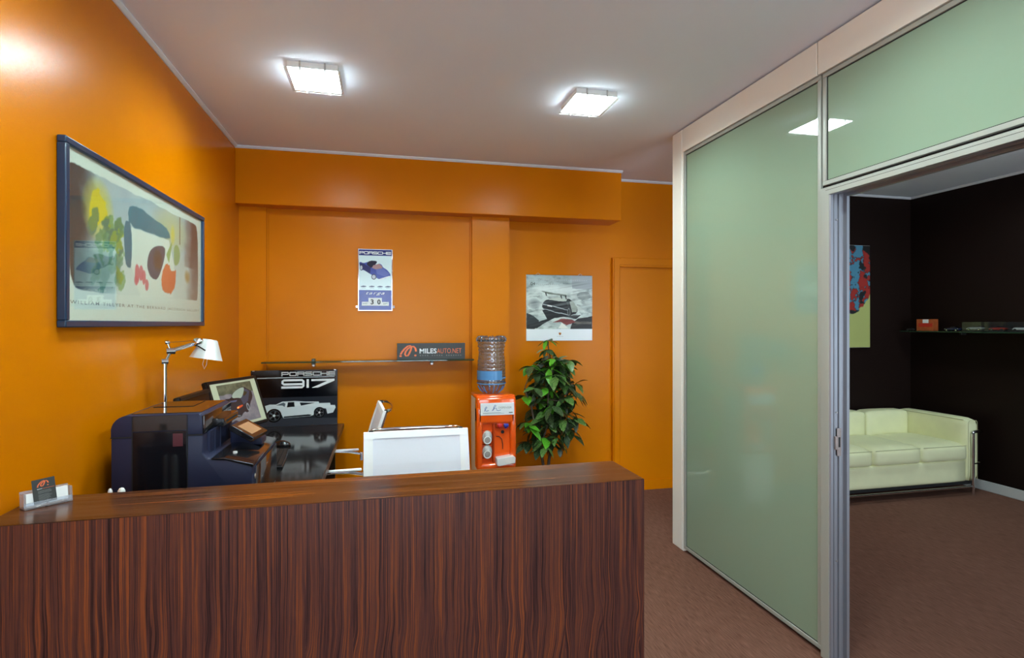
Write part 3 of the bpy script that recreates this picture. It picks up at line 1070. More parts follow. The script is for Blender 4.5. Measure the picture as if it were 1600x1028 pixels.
# ------------------------------------------------------------------ monitors
def monitor(name, label, BR, wdir, W, Hh, tilt, func, emit, rough=.18):
    wv = Vector((math.sin(wdir), math.cos(wdir), 0))
    n = Vector((math.cos(wdir), -math.sin(wdir), 0))
    u = Vector((0, 0, 1)) * math.cos(tilt) - n * math.sin(tilt)
    nn = wv.cross(u).normalized()
    if nn.dot(n) < 0:
        nn = -nn
    BR = Vector(BR)
    BL = BR - wv * W
    base = (BR + BL) / 2 - n * .06
    t = thing(name, label, 'monitor', (base.x, base.y, DZ))
    Mx = Matrix.Identity(4)
    for i, c in enumerate((wv, u, nn)):
        for j in range(3):
            Mx[j][i] = c[j]
    Mx.translation = BL
    sm(MB().box(0, W, 0, Hh, -.032, 0, r=.010, seg=3, M=Mx).build('housing', M['monitor_black'], t))
    b = .020
    bz = MB()
    bz.box(0.004, W - .004, 0.004, b, -.002, .004, M=Mx).box(.004, W - .004, Hh - b, Hh - .004, -.002, .004, M=Mx).box(.004, b, b, Hh - b, -.002, .004, M=Mx).box(W - b, W - .004, b, Hh - b, -.002, .004, M=Mx)
    bz.build('bezel', M['monitor_black'], t)
    fr = Frame(Mx @ Vector((b, b, .0005)), wv * (W - 2 * b), u * (Hh - 2 * b))
    if func:
        paint('screen_picture', fr, 200, 140, func, print_mat('screen_image_' + name, rough, .3, emit), t, lift=.0005)
    else:
        MB().add([fr.p(0, 0, .0005), fr.p(1, 0, .0005), fr.p(1, 1, .0005), fr.p(0, 1, .0005)], [(0, 1, 2, 3)]).build('screen', M['printer_panel'], t)
    c = (BR + BL) / 2 + u * Hh * .35 - nn * .05
    MB().tube([c, (c.x - n.x * .02, c.y - n.y * .02, c.z - .06), (base.x, base.y, DZ + .02)], .016, 12).build('neck', M['black'], t)
    MB().lathe([(.10, 0), (.10, .008), (.09, .014), (.02, .02), (.02, .03)], 28, Matrix.Translation((base.x, base.y, DZ))).build('foot', M['black'], t)
    return t


def car_photo(U, V):
    img = np.zeros(U.shape + (3,)) + np.array((168, 174, 150.))
    ph = inpoly(U, V, [(.13, .96), (.94, .96), (.86, .02), (.20, .02)])
    ph = (U > .13) & (U < .885) & (V > .06) & (V < .955)
    g = fb(U, V, 10, 8, 3)
    bgc = np.stack([92 + 40 * g, 90 + 36 * g, 100 + 30 * g], -1)
    hedge = (V > .72 - .06 * U + .05 * vnoise(U, V, 14, 3, 8))
    bgc = np.where(hedge[..., None], np.stack([48 + 60 * g, 52 + 60 * g, 44 + 46 * g], -1), bgc)
    img = np.where(ph[..., None], bgc, img)
    body = smooth_poly([(0.215, .64), (.359, .629), (.405, .733), (.574, .830), (.696, .85), (.791, .76), (.848, .707), (.836, .573), (.733, .443), (.693, .318), (.621, .24), (.554, .29), (.436, .167), (.311, .23), (.253, .412), (.217, .498)], 1)
    img = mixc(img, inpoly(U, V, body), (30, 36, 46))
    img = mixc(img, inpoly(U, V, [(.55, .60), (.72, .80), (.80, .72), (.70, .50), (.58, .44)]) * .75, (66, 68, 86))
    img = mixc(img, inpoly(U, V, smooth_poly([(.384, .689), (.46, .765), (.608, .832), (.71, .832), (.664, .72), (.573, .588), (.5, .619), (.388, .624)], 2)), (140, 152, 140))
    img = mixc(img, inpoly(U, V, [(.624, .644), (.674, .751), (.745, .706), (.672, .636)]), (46, 54, 44))
    img = mixc(img, inpoly(U, V, [(.225, .64), (.495, .603), (.499, .562), (.432, .503), (.302, .545)]), (22, 22, 28))
    img = mixc(img, inpoly(U, V, [(.30, .58), (.48, .575), (.44, .53), (.33, .545)]), (70, 74, 96))
    img = mixc(img, inpoly(U, V, smooth_poly([(.424, .424), (.564, .451), (.56, .411), (.443, .37), (.413, .380)], 1)), (196, 70, 40))
    img = mixc(img, inpoly(U, V, [(.43, .415), (.47, .42), (.46, .385), (.425, .385)]), (235, 170, 90))
    e = ell(U, V, .665, .37, .035, .095)
    img = mixc(img, e < 1, (120, 124, 130))
    img = mixc(img, e < .3, (60, 62, 66))
    img = mixc(img, ell(U, V, .32, .30, .03, .022) < 1, (196, 205, 170))
    img = mixc(img, inpoly(U, V, [(.33, .24), (.44, .20), (.46, .22), (.34, .26)]), (110, 110, 112))
    return img


monitor('desktop_monitor', 'tilted black desktop monitor showing a dark sports car photo on the desk', (-.682, 3.70, .917), R(23.5), .432, .302, R(19), car_photo, .15)
monitor('desktop_monitor', 'dark switched-off monitor between the printer and the lit monitor', (-.870, 3.30, .90), R(4), .385, .275, R(8), None, 0)

# keyboard and mouse
kb = thing('keyboard', 'low black keyboard on the glossy desk beside the printer', 'keyboard', (-.615, 3.42, DZ), R(4))
KM = ROOTM[kb.name]
MB().prism([(-.075, .0), (.075, .0), (.075, .010), (-.075, .022)], 'y', -.22, .22, r=.002, M=KM).build('tray', M['black'], kb)
km = MB()
for i in range(5):
    for j in range(15):
        x = .058 - i * .0255
        zz = .010 + (.075 - x) * .08
        km.box(x - .011, x + .011, -.208 + j * .0278, -.208 + j * .0278 + .0245, zz, zz + .006, M=KM)
kk = km.build('keys', M['black_matt'], kb)
kk['kind'] = 'stuff'
ms = thing('computer_mouse', 'black computer mouse on the desk beyond the keyboard', 'mouse', (-.625, 3.80, DZ), R(80))
MM = ROOTM[ms.name]
bm = bmesh.new()
bmesh.ops.create_uvsphere(bm, u_segments=20, v_segments=12, radius=1)
for v in bm.verts:
    v.co = Vector((v.co.x * .031, v.co.y * .055, max(0.0, v.co.z) * .034 + (.0 if v.co.z <= 0 else .002)))
mb = MB()
mb.addbm(bm, MM)
mb.build('mouse_body', M['black'], ms)
MB().cyl(MM @ Vector((-.004, .028, .030)), MM @ Vector((.004, .028, .030)), .006, seg=12).build('wheel', M['black_matt'], ms)

# ------------------------------------------------------------------ poster on the desk
def race_poster(U, V):
    img = np.zeros(U.shape + (3,)) + np.array((4., 5., 9.))
    img = mixc(img, np.clip((.62 - V) / .35, 0, 1) * .5, (34, 38, 50))
    fl = V < .48 + .0 * U
    img = mixc(img, (V < .515) & (V > .10) & (U > .10), (44, 46, 54))
    img = mixc(img, (V < .27) & (U > 0), (36, 38, 44))
    img = mixc(img, (V < .12 + .05 * (1 - U)), (58, 60, 68))
    img = mixc(img, (np.abs(V - (.862 + .010 * U)) < .009) & (U > .07) & (U < .965), (200, 208, 214))
    car = [(0.150, 0.365), (0.216, 0.395), (0.287, 0.392), (0.358, 0.440), (0.501, 0.446), (0.617, 0.430), (0.778, 0.424), (0.786, 0.396), (0.912, 0.396), (0.92, 0.355), (0.972, 0.352), (0.98, 0.309), (0.95, 0.218), (0.882, 0.199), (0.867, 0.292), (0.793, 0.310), (0.734, 0.262), (0.719, 0.184), (0.675, 0.164), (0.372, 0.145), (0.343, 0.236), (0.301, 0.300), (0.23, 0.303), (0.188, 0.243), (0.160, 0.256)]
    img = mixc(img, inpoly(U, V, car), (214, 224, 228))
    img = mixc(img, inpoly(U, V, [(.36, .41), (.60, .42), (.97, .34), (.95, .30), (.60, .36), (.2, .36)]) * .35, (245, 250, 250))
    img = mixc(img, inpoly(U, V, [(.372, .150), (.675, .168), (.70, .19), (.66, .20), (.38, .175)]), (40, 44, 50))
    img = mixc(img, inpoly(U, V, [(.422, .424), (.494, .428), (.501, .344), (.412, .337)]), (28, 30, 34))
    img = mixc(img, inpoly(U, V, [(.559, .416), (.734, .402), (.573, .359)]), (36, 40, 46))
    img = mixc(img, inpoly(U, V, [(.287, .376), (.372, .424), (.395, .40), (.386, .345), (.36, .37)]), (90, 100, 108))
    for cx, cy, r_, yy in ((.266, .195, .085, .122), (.789, .226, .066, .098)):
        e = ell(U, V, cx, cy, r_, yy)
        img = mixc(img, e < 1, (24, 24, 27))
        img = mixc(img, (e < .62) & (e > .50), (70, 72, 76))
        ang = np.arctan2((V - cy) / yy, (U - cx) / r_)
        img = mixc(img, (e < .46) & (np.cos(ang * 5) > .55), (88, 90, 94))
        img = mixc(img, e < .035, (220, 222, 224))
    return img


ps = thing('race_car_poster', 'black poster board with a white race car leaning against the niche wall', 'poster', (-.652, 4.52, DZ))
P0, P1 = Vector((-.966, 4.515, DZ + .001)), Vector((-.341, 4.515, DZ + .001))
PU = Vector((0, .020, .425))
fr = Frame(P0, P1 - P0, PU)
MB().add([P0, P1, P1 + PU, P0 + PU] + [q - fr.n * .006 for q in (P0, P1, P1 + PU, P0 + PU)],
         [(0, 1, 2, 3), (7, 6, 5, 4), (0, 4, 5, 1), (1, 5, 6, 2), (2, 6, 7, 3), (3, 7, 4, 0)]).build('board', M['ink_black'], ps)
paint('printed_face', fr, 330, 210, race_poster, print_mat('glossy_poster_print', .10, .0), ps)
for a in (.03, .97):
    flat('corner_clip', [[(a - .012, .985), (a + .012, .985), (a + .012, 1.0), (a - .012, 1.0)]], fr, M['steel'], ps, .0012)


def wide_word(fr, a0, b0, a1, b1, w, mat, parent, lift=.001):
    """PORSCHE in wide, squared letters drawn as strokes"""
    G = {'P': [[(0, 0), (0, 1), (.9, 1), (1, .9), (1, .5), (.9, .42), (0, .42)]],
         'O': [[(.1, 0), (0, .12), (0, .88), (.1, 1), (.9, 1), (1, .88), (1, .12), (.9, 0), (.1, 0)]],
         'R': [[(0, 0), (0, 1), (.9, 1), (1, .9), (1, .6), (.9, .48), (0, .48)], [(.75, .48), (1, .3), (1, 0)]],
         'S': [[(1, 1), (.1, 1), (0, .9), (0, .62), (.1, .52), (.9, .52), (1, .42), (1, .1), (.9, 0), (0, 0)]],
         'C': [[(1, 1), (.1, 1), (0, .88), (0, .12), (.1, 0), (1, 0)]],
         'H': [[(0, 0), (0, 1)], [(1, 0), (1, 1)], [(0, .5), (1, .5)]],
         'E': [[(1, 1), (0, 1), (0, 0), (1, 0)], [(0, .5), (1, .5)]]}
    word = 'PORSCHE'
    cw = (a1 - a0) / len(word)
    asp = fr.r.length / fr.u.length
    for i, ch_ in enumerate(word):
        polys = []
        for st in G[ch_]:
            pts = [(a0 + cw * (i + .08 + .80 * x), b0 + (b1 - b0) * (.08 + .84 * y)) for x, y in st]
            for k in range(len(pts) - 1):
                d = Vector((pts[k + 1][0] - pts[k][0], (pts[k + 1][1] - pts[k][1]) / asp))
                e = d.normalized() * w * .5
                polys += ribbon([(pts[k][0] - e.x, pts[k][1] - e.y * asp), (pts[k + 1][0] + e.x, pts[k + 1][1] + e.y * asp)], w, asp)
        flat('letter', polys, fr, mat, parent, lift)


wide_word(fr, 0.345, .895, .978, .965, .0125, M['ink_white'], ps)
asp = fr.r.length / fr.u.length
NW = .026
nine = ribbon([(.60, .745), (.375, .745), (.36, .765), (.36, .80), (.375, .818), (.585, .818), (.60, .80), (.60, .71), (.585, .690), (.346, .690)], NW, asp)
flat('digit', nine, fr, M['ink_white'], ps, .001)
flat('digit', [[(.636, .676), (.664, .676), (.664, .831), (.636, .831)]], fr, M['ink_white'], ps, .001)
flat('digit', [[(.693, .831), (.965, .831), (.965, .795), (.77, .676), (.697, .676), (.88, .795), (.693, .795)]], fr, M['ink_white'], ps, .001)

# ------------------------------------------------------------------ framed art on the left wall
def watercolour(U, V):
    paper_ = np.array((222, 231, 220.))
    img = np.zeros(U.shape + (3,)) + paper_
    n1, n2, n3 = fb(U, V, 7, 4, 21), fb(U, V, 16, 9, 31), fb(U, V, 40, 20, 41)
    wob = .012 * (n2 - .5)
    Uw, Vw = U + wob, V + wob * 2
    out = smooth_poly([(0.004, 0.866), (0.012, 0.905), (0.05, 0.918), (0.2, 0.914), (0.37, 0.922), (0.746, 0.926), (0.916, 0.939), (0.958, 0.897), (0.963, 0.224), (0.937, 0.202), (0.763, 0.195), (0.66, 0.2), (0.407, 0.189), (0.219, 0.18), (0.076, 0.175), (0.036, 0.189), (0.014, 0.26)], 2)
    wash = inpoly(Uw, Vw, out)
    # pale blue-grey wash, open paper towards the lower middle
    w = np.clip((V - .30) * 2.2, 0, 1) * .7 + .15
    img = mixc(img, wash * w * (.45 + .7 * n1), (150, 174, 186))
    img = mixc(img, wash * np.clip(1 - ell(U, V, .68, .78, .20, .20), 0, 1) * .7, (205, 200, 140))
    # dark edges left and right
    img = mixc(img, wash * np.clip((.155 + .06 * (n2 - .5) - U) / .09, 0, 1) * .95, (32, 42, 46))
    img = mixc(img, wash * np.clip((U - .80 - .05 * (n2 - .5) + .10 * (V < .55) * (.55 - V)) / .09 - .55 * (V < .5), 0, 1) * (.55 + .45 * np.clip((V - .3) * 2, 0, 1)) * .95, (66, 56, 60))
    img = mixc(img, wash * ((U > .752) & (U < .760) & (V > .68)) * .8, (78, 82, 74))
    # yellow flame
    yv = smooth_poly([(0.14, 0.85), (0.185, 0.798), (0.2, 0.704), (0.215, 0.655), (0.167, 0.637), (0.131, 0.55), (0.109, 0.58), (0.1, 0.703)], 2)
    img = mixc(img, np.clip(1.15 - ell(U, V, .155, .70, .085, .20), 0, 1) * .75, (224, 205, 70))
    img = mixc(img, inpoly(U + .03 * (n3 - .5), V + .05 * (n3 - .5), yv) * .9, (232, 206, 18))
    # green leaf dabs on the left
    rg = np.random.RandomState(4)
    for k in range(34):
        cx, cy = .125 + rg.rand() * .16, .24 + rg.rand() * .40
        if rg.rand() < .3:
            cx, cy = .2 + rg.rand() * .08, .5 + rg.rand() * .14
        a = rg.rand() * 3
        rx, ry = .012 + rg.rand() * .014, .035 + rg.rand() * .04
        du, dv = U + .045 * (n3 - .5) + .02 * (n2 - .5) - cx, (V + .09 * (n3 - .5) - cy) * .41
        e = ((du * math.cos(a) + dv * math.sin(a)) / rx) ** 2 + ((-du * math.sin(a) + dv * math.cos(a)) / (ry * .5)) ** 2
        c = [(84, 140, 96), (120, 168, 110), (66, 120, 104), (160, 180, 60), (92, 150, 120)][rg.randint(5)]
        img = mixc(img, np.clip((1.1 - e) * 6, 0, 1) * (.55 + .3 * n2), c)
    img = mixc(img, wash * np.clip(1 - ell(U, V, .16, .32, .14, .18), 0, 1) * .65, (58, 92, 88))
    # open white area
    img = mixc(img, inpoly(Uw, Vw, [(0.350, 0.67), (0.65, 0.681), (0.70, 0.471), (0.69, 0.21), (0.42, 0.170), (0.356, 0.378)]), (226, 234, 222))
    # blue slab and upright
    bar = smooth_poly([(0.328, 0.80), (0.37, 0.838), (0.432, 0.838), (0.505, 0.797), (0.583, 0.797), (0.645, 0.759), (0.668, 0.688), (0.471, 0.678), (0.334, 0.674)], 1)
    img = mixc(img, inpoly(Uw, Vw, bar) * (.82 + .18 * n2), (0, 112, 134))
    img = mixc(img, inpoly(Uw, Vw, bar) * np.clip(n1 * 1.6 - .5, 0, 1) * .5, (40, 142, 158))
    img = mixc(img, inpoly(Uw, Vw, smooth_poly([(0.300, 0.696), (0.353, 0.706), (0.357, 0.384), (0.319, 0.381), (0.305, 0.461)], 1)) * (.8 + .2 * n2), (0, 106, 132))
    # grey oval
    ov = smooth_poly([(0.464, 0.442), (0.484, 0.549), (0.554, 0.614), (0.618, 0.612), (0.610, 0.521), (0.554, 0.333), (0.505, 0.330), (0.471, 0.379)], 2)
    img = mixc(img, inpoly(Uw, Vw, ov) * .95, (62, 76, 96))
    img = mixc(img, np.clip(1 - ell(U, V, .55, .49, .045, .10), 0, 1), (78, 66, 56))
    # flowers
    for cx, cy, rx, ry in ((.393, .35, .018, .075), (.42, .36, .014, .06), (.44, .33, .015, .055), (.385, .30, .014, .04), (.462, .275, .014, .045)):
        img = mixc(img, np.clip((1 - ell(Uw, Vw, cx, cy, rx, ry)) * 5, 0, 1) * (.7 + .3 * n2), (216, 104, 116))
    img = mixc(img, inpoly(U + .02 * (n3 - .5), V + .04 * (n3 - .5), smooth_poly([(0.576, 0.30), (0.599, 0.449), (0.645, 0.489), (0.678, 0.425), (0.725, 0.449), (0.694, 0.234), (0.591, 0.24)], 1)) * (.75 + .25 * n2), (226, 104, 58))
    img = mixc(img, inpoly(Uw, Vw, [(0.622, 0.55), (0.685, 0.70), (0.65, 0.489)]) * .7, (120, 160, 70))
    img = mixc(img, inpoly(Uw, Vw, smooth_poly([(0.694, 0.633), (0.728, 0.688), (0.763, 0.625), (0.746, 0.5), (0.694, 0.472)], 2)) * .75, (128, 168, 96))
    img = mixc(img, np.clip(1 - ell(U, V, .685, .74, .025, .10), 0, 1) * .9, (226, 208, 90))
    img = mixc(img, np.clip(1 - ell(Uw, Vw, .835, .41, .035, .07), 0, 1) * .8, (176, 142, 84))
    img = mixc(img, np.clip(1 - ell(Uw, Vw, .82, .56, .02, .06), 0, 1) * .6, (130, 150, 142))
    return img


ar = thing('framed_picture', 'large abstract watercolour print in a dark blue frame on the orange wall', 'picture', (XL, 2.888, 1.83))
AY0, AY1, AZ0, AZ1, AF = 2.140, 3.626, 1.508, 2.150, .030
XF = XL + .030
fbm = MB()
for (y0, y1, z0, z1) in ((AY0, AY1, AZ0, AZ0 + .024), (AY0, AY1, AZ1 - .024, AZ1), (AY0, AY0 + .026, AZ0 + .024, AZ1 - .024), (AY1 - .026, AY1, AZ0 + .024, AZ1 - .024)):
    MB().box(XL + .002, XF, y0, y1, z0, z1, r=.004, seg=2).build('frame_bar', M['frame_blue'], ar)
MB().box(XL + .002, XL + .016, AY0 + .02, AY1 - .02, AZ0 + .02, AZ1 - .02).build('mount_board', M['paper'], ar)
fr = Frame((XL + .0165, AY0 + .026, AZ0 + .024), (0, AY1 - AY0 - .052, 0), (0, 0, AZ1 - AZ0 - .048))
paint('printed_sheet', fr, 330, 170, watercolour, print_mat('watercolour_print', .8, spec=.05), ar)
tag(text('lettering', 'WILLIAM TILLYER AT THE BERNARD JACOBSON GALLERY', fr, .018, .090, .975, .118, M['ink_grey'], ar, .0008, .004, 0, 1.35), kind='stuff')
MB().box(XF - .011, XF - .009, AY0 + .022, AY1 - .022, AZ0 + .02, AZ1 - .02).build('picture_glass', M['clear'], ar)
for y in (2.33, 3.50):
    MB().cyl((XL + .001, y, AZ1 + .006), (XL + .014, y, AZ1 + .006), .004, seg=10).build('hanging_pin', M['gap'], ar)

# ------------------------------------------------------------------ perpetual calendar in the niche
def targa_face(U, V):
    img = np.zeros(U.shape + (3,)) + np.array((214, 234, 238.))
    img = mixc(img, V > .905, (28, 34, 112))
    img = mixc(img, V < .332, (30, 46, 146))
    car = smooth_poly([(0.016, 0.784), (0.054, 0.797), (0.139, 0.772), (0.31, 0.805), (0.50, 0.744), (0.612, 0.776), (0.699, 0.755), (0.73, 0.711), (0.85, 0.676), (0.959, 0.605), (0.962, 0.569), (0.847, 0.537), (0.65, 0.505), (0.542, 0.534), (0.349, 0.598), (0.137, 0.667), (0.105, 0.654), (0.052, 0.689), (0.027, 0.737)], 1)
    img = mixc(img, inpoly(U, V, car), (62, 78, 160))
    img = mixc(img, inpoly(U, V, [(.02, .78), (.14, .77), (.36, .70), (.34, .60), (.13, .67), (.03, .74)]), (32, 36, 96))
    img = mixc(img, inpoly(U, V, [(.50, .70), (.74, .70), (.94, .60), (.80, .56), (.55, .60)]) * .5, (128, 140, 200))
    img = mixc(img, inpoly(U, V, smooth_poly([(0.224, 0.764), (0.332, 0.821), (0.558, 0.816), (0.536, 0.774), (0.383, 0.694), (0.287, 0.729)], 1)), (24, 28, 50))
    img = mixc(img, inpoly(U, V, [(0.394, 0.7), (0.438, 0.743), (0.612, 0.772), (0.698, 0.735), (0.719, 0.699), (0.502, 0.678)]), (164, 130, 132))
    for cx, cy, rx, ry in ((.078, .700, .045, .048), (.455, .552, .075, .045)):
        e = ell(U, V, cx, cy, rx, ry)
        img = mixc(img, e < 1, (40, 44, 66))
        img = mixc(img, e < .55, (188, 194, 206))
    img = mixc(img, inpoly(U, V, [(.60, .515), (.93, .575), (.95, .56), (.64, .50)]), (222, 228, 234))
    for a in (.05, .30, .55, .79):
        img = mixc(img, inpoly(U, V, [(a, .385), (a + .02, .395), (a + .09, .405), (a + .17, .398), (a + .18, .388), (a + .10, .38)]), (70, 78, 110))
        img = mixc(img, (U > a + .03) & (U < a + .16) & (V > .362) & (V < .368), (150, 164, 176))
    return img


tg = thing('perpetual_calendar', 'narrow blue and white calendar plate showing a blue convertible, hung in the niche', 'calendar', (-.054, YN, 1.87))
TX0, TX1, TZ0, TZ1 = -.190, .080, 1.622, 2.119
MB().box(TX0, TX1, YN - .016, YN, TZ0, TZ1, r=.003).build('case', M['chrome'], tg)
fr = Frame((TX0 + .007, YN - .0165, TZ0 + .007), (TX1 - TX0 - .014, 0, 0), (0, 0, TZ1 - TZ0 - .014))
paint('printed_face', fr, 140, 240, targa_face, print_mat('enamel_print', .12, .1, spec=.4), tg)
wide_word(fr, .02, .925, .985, .970, .018, M['ink_white'], tg)
text('script', 'targa', fr, .22, .245, .78, .300, M['ink_white'], tg, .001, .0, .4, 1.2)
flat('date_window', [[(.09, .075), (.91, .075), (.91, .140), (.70, .140), (.70, .205), (.29, .205), (.29, .140), (.09, .140)]], fr, M['ink_white'], tg, .0008)
text('day_digit', '3', fr, .36, .095, .45, .180, M['ink_black'], tg, .0014, .03)
text('day_digit', '0', fr, .56, .095, .66, .180, M['ink_black'], tg, .0014, .03)
text('day_name', 'SAMST', fr, .12, .098, .26, .118, M['ink_black'], tg, .0014)
text('month_name', 'SEPT', fr, .74, .098, .88, .118, M['ink_black'], tg, .0014)
for sx, x in ((-1, TX0), (1, TX1)):
    for z in (1.650, 1.662):
        MB().cyl((x, YN - .008, z), (x + sx * .016, YN - .008, z), .0055, seg=12).build('date_knob', M['chrome'], tg)

# ------------------------------------------------------------------ glass shelf with sign
gs = thing('glass_shelf', 'long thin glass shelf across the orange niche', 'shelf', (-.07, YN, 1.232))
MB().box(-.873, .718, YC - .135, YC - .002, 1.226, 1.236, r=.001).build('glass_board', M['shelf_glass'], gs)
for x in (-.52, .39):
    b = MB().box(x - .012, x + .012, YC - .040, YN, 1.205, 1.250, r=.005).build('bracket', M['dark_steel'], gs)
    MB().lathe([(.013, -.055), (.013, -.004), (.010, 0)], 16, Matrix.Translation((x, YN, 1.20)) @ Matrix.Rotation(R(90), 4, 'X') @ Matrix.Translation((0, 0, .056))).build('wall_stud', M['steel'], b)
sg = thing('sign_board', 'charcoal name board with orange logo standing on the glass shelf', 'sign', (.385, 4.50, 1.237))
SX0, SX1, SZ0, SZ1, SY = .113, .655, 1.2365, 1.366, 4.498
MB().box(SX0, SX1, SY, SY + .008, SZ0, SZ1, r=.001).build('board', M['sign'], sg)
fr = Frame((SX0, SY - .0004, SZ0), (SX1 - SX0, 0, 0), (0, 0, SZ1 - SZ0))
logo('logo', fr, .035, .14, .295, .93, M['ink_red'], sg)
text('lettering', 'MILES', fr, .325, .36, .575, .67, M['ink_white'], sg, .0008, .022)
text('lettering', 'AUTO.NET', fr, .580, .36, .945, .67, M['ink_red'], sg, .0008, -.006)
dots = []
for k in range(18):
    if k not in (4, 10):
        dots.append([(.33 + k * .035, .20), (.345 + k * .035, .20), (.345 + k * .035, .27), (.33 + k * .035, .27)])
tag(flat('small_print', dots, fr, M['ink_grey'], sg), kind='stuff')
for x in (SX0 + .02, SX1 - .05):
    MB().box(x, x + .03, SY + .008, SY + .05, SZ0, SZ0 + .003).build('easel_foot', M['sign'], sg)

# ------------------------------------------------------------------ wall calendar
def race_photo(U, V):
    U0, V0 = U, V
    U = U + .022 * (fb(U0, V0, 9, 9, 91) - .5)
    V = V + .022 * (fb(U0, V0, 9, 9, 95) - .5)
    n1, n2 = fb(U, V, 5, 12, 51), fb(U, V, 14, 24, 61)
    img = np.zeros(U.shape + (3,)) + np.array((186, 196, 192.))
    img = mixc(img, np.clip((V - .72) * 3.5, 0, 1) * .6, (128, 150, 160))
    img = mixc(img, np.clip(n1 * 2.2 - .9, 0, 1) * .55, (112, 122, 122))
    img = mixc(img, np.clip(n2 * 2.4 - 1.25, 0, 1) * .6, (80, 90, 92))
    img = mixc(img, np.clip(1 - ell(U, V, .45, .78, .5, .10), 0, 1) * .8, (212, 220, 218))
    img = mixc(img, (U > .69) & (V > .80), (150, 158, 162)) * 1.0
    img = mixc(img, (ell(U, V, .87, .69, .11, .07) < 1) * .45, (96, 100, 100))
    img = mixc(img, inpoly(U, V, [(.008, .42), (.107, .37), (.19, .303), (.12, .18), (0, .18)]) * .9, (34, 38, 40))
    img = mixc(img, np.clip(1 - ell(U, V, .12, .56, .10, .09), 0, 1) * .8, (92, 100, 104))
    img = mixc(img, inpoly(U, V, [(0.666, 0.17), (0.69, 0.273), (0.783, 0.335), (1.0, 0.378), (1.0, 0.17)]), (38, 36, 34))
    img = mixc(img, inpoly(U, V, [(.70, .30), (.99, .29), (.99, .25), (.72, .26)]) * (.3 + .7 * n2), (120, 114, 104))
    img = mixc(img, inpoly(U, V, [(.02, .40), (.5, .36), (.85, .45), (.99, .40), (.75, .55), (.3, .52)]) * .5, (200, 206, 200))
    sh_ = [(0.24, 0.46), (0.285, 0.475), (0.6, 0.387), (0.829, 0.390), (0.759, 0.33), (0.555, 0.364), (0.419, 0.351), (0.162, 0.195), (0.008, 0.19), (0.008, 0.234), (0.307, 0.325)]
    img = mixc(img, inpoly(U, V, sh_), (28, 30, 32))
    img = mixc(img, inpoly(U, V, [(0.385, 0.275), (0.509, 0.334), (0.691, 0.319), (0.75, 0.29), (0.667, 0.253), (0.599, 0.24), (0.509, 0.29)]) * .9, (112, 44, 42))
    img = mixc(img, np.clip(1 - ell(U, V, .31, .235, .06, .05), 0, 1) * .7, (190, 194, 194))
    img = mixc(img, inpoly(U, V, [(.47, .19), (.53, .28), (.63, .19)]), (206, 208, 202))
    body = smooth_poly([(0.248, 0.571), (0.286, 0.618), (0.365, 0.642), (0.49, 0.65), (0.557, 0.617), (0.626, 0.641), (0.672, 0.631), (0.74, 0.539), (0.774, 0.493), (0.767, 0.412), (0.669, 0.394), (0.634, 0.370), (0.555, 0.386), (0.33, 0.452), (0.237, 0.497)], 1)
    img = mixc(img, inpoly(U, V, body), (28, 29, 32))
    img = mixc(img, inpoly(U, V, [(.33, .63), (.44, .665), (.55, .64), (.62, .65), (.60, .60), (.47, .60)]), (178, 186, 178))
    img = mixc(img, inpoly(U, V, [(.655, .60), (.70, .61), (.77, .50), (.76, .43), (.69, .44)]), (150, 158, 150))
    img = mixc(img, inpoly(U, V, [(.60, .60), (.64, .635), (.66, .56), (.63, .53)]), (58, 64, 62))
    for off in (0, .075):
        img = mixc(img, inpoly(U, V, [(.25, .565 - off), (.63, .475 - off), (.63, .463 - off), (.25, .553 - off)]), (170, 176, 178))
    img = mixc(img, inpoly(U, V, [(.313, .525), (.381, .512), (.381, .535), (.313, .548)]), (220, 224, 226))
    e = ell(U, V, .64, .442, .026, .062)
    img = mixc(img, e < 1, (120, 124, 124))
    img = mixc(img, e < .45, (52, 54, 56))
    img = mixc(img, inpoly(U, V, [(0.219, 0.752), (0.298, 0.748), (0.604, 0.696), (0.609, 0.665), (0.535, 0.679), (0.298, 0.722)]), (104, 114, 106))
    for a, b in ((.29, .735), (.52, .69), (.59, .68)):
        img = mixc(img, inpoly(U, V, [(a - .012, b), (a + .006, b), (a + .020, b - .05), (a + .004, b - .05)]), (40, 44, 44))
    g_ = np.clip((img / 255 - .08) * 1.32, 0, 1)
    img = 255 * g_
    st = vnoise(np.clip(U0 * .5 + .25 * V0, 0, 1), np.clip(V0 - .18 * U0 + .18, 0, 1), 5, 46, 97)
    img = mixc(img, np.clip(st * 1.6 - .85, 0, 1) * (U0 > .05) * .55 * np.clip(1.2 - 1.1 * np.abs(V0 - .62) * 2, .15, 1), (226, 234, 232))
    img = mixc(img, np.clip(.75 - st * 1.6, 0, 1) * .35 * (V0 < .9), (70, 78, 80))
    U, V = U0, V0
    img = mixc(img, V < .178, (246, 252, 255))
    for k in range(26):
        a = .06 + k * .034
        img = mixc(img, (np.abs(U - a) < .009) & (np.abs(V - .925) < .006), (196, 206, 210))
    return img


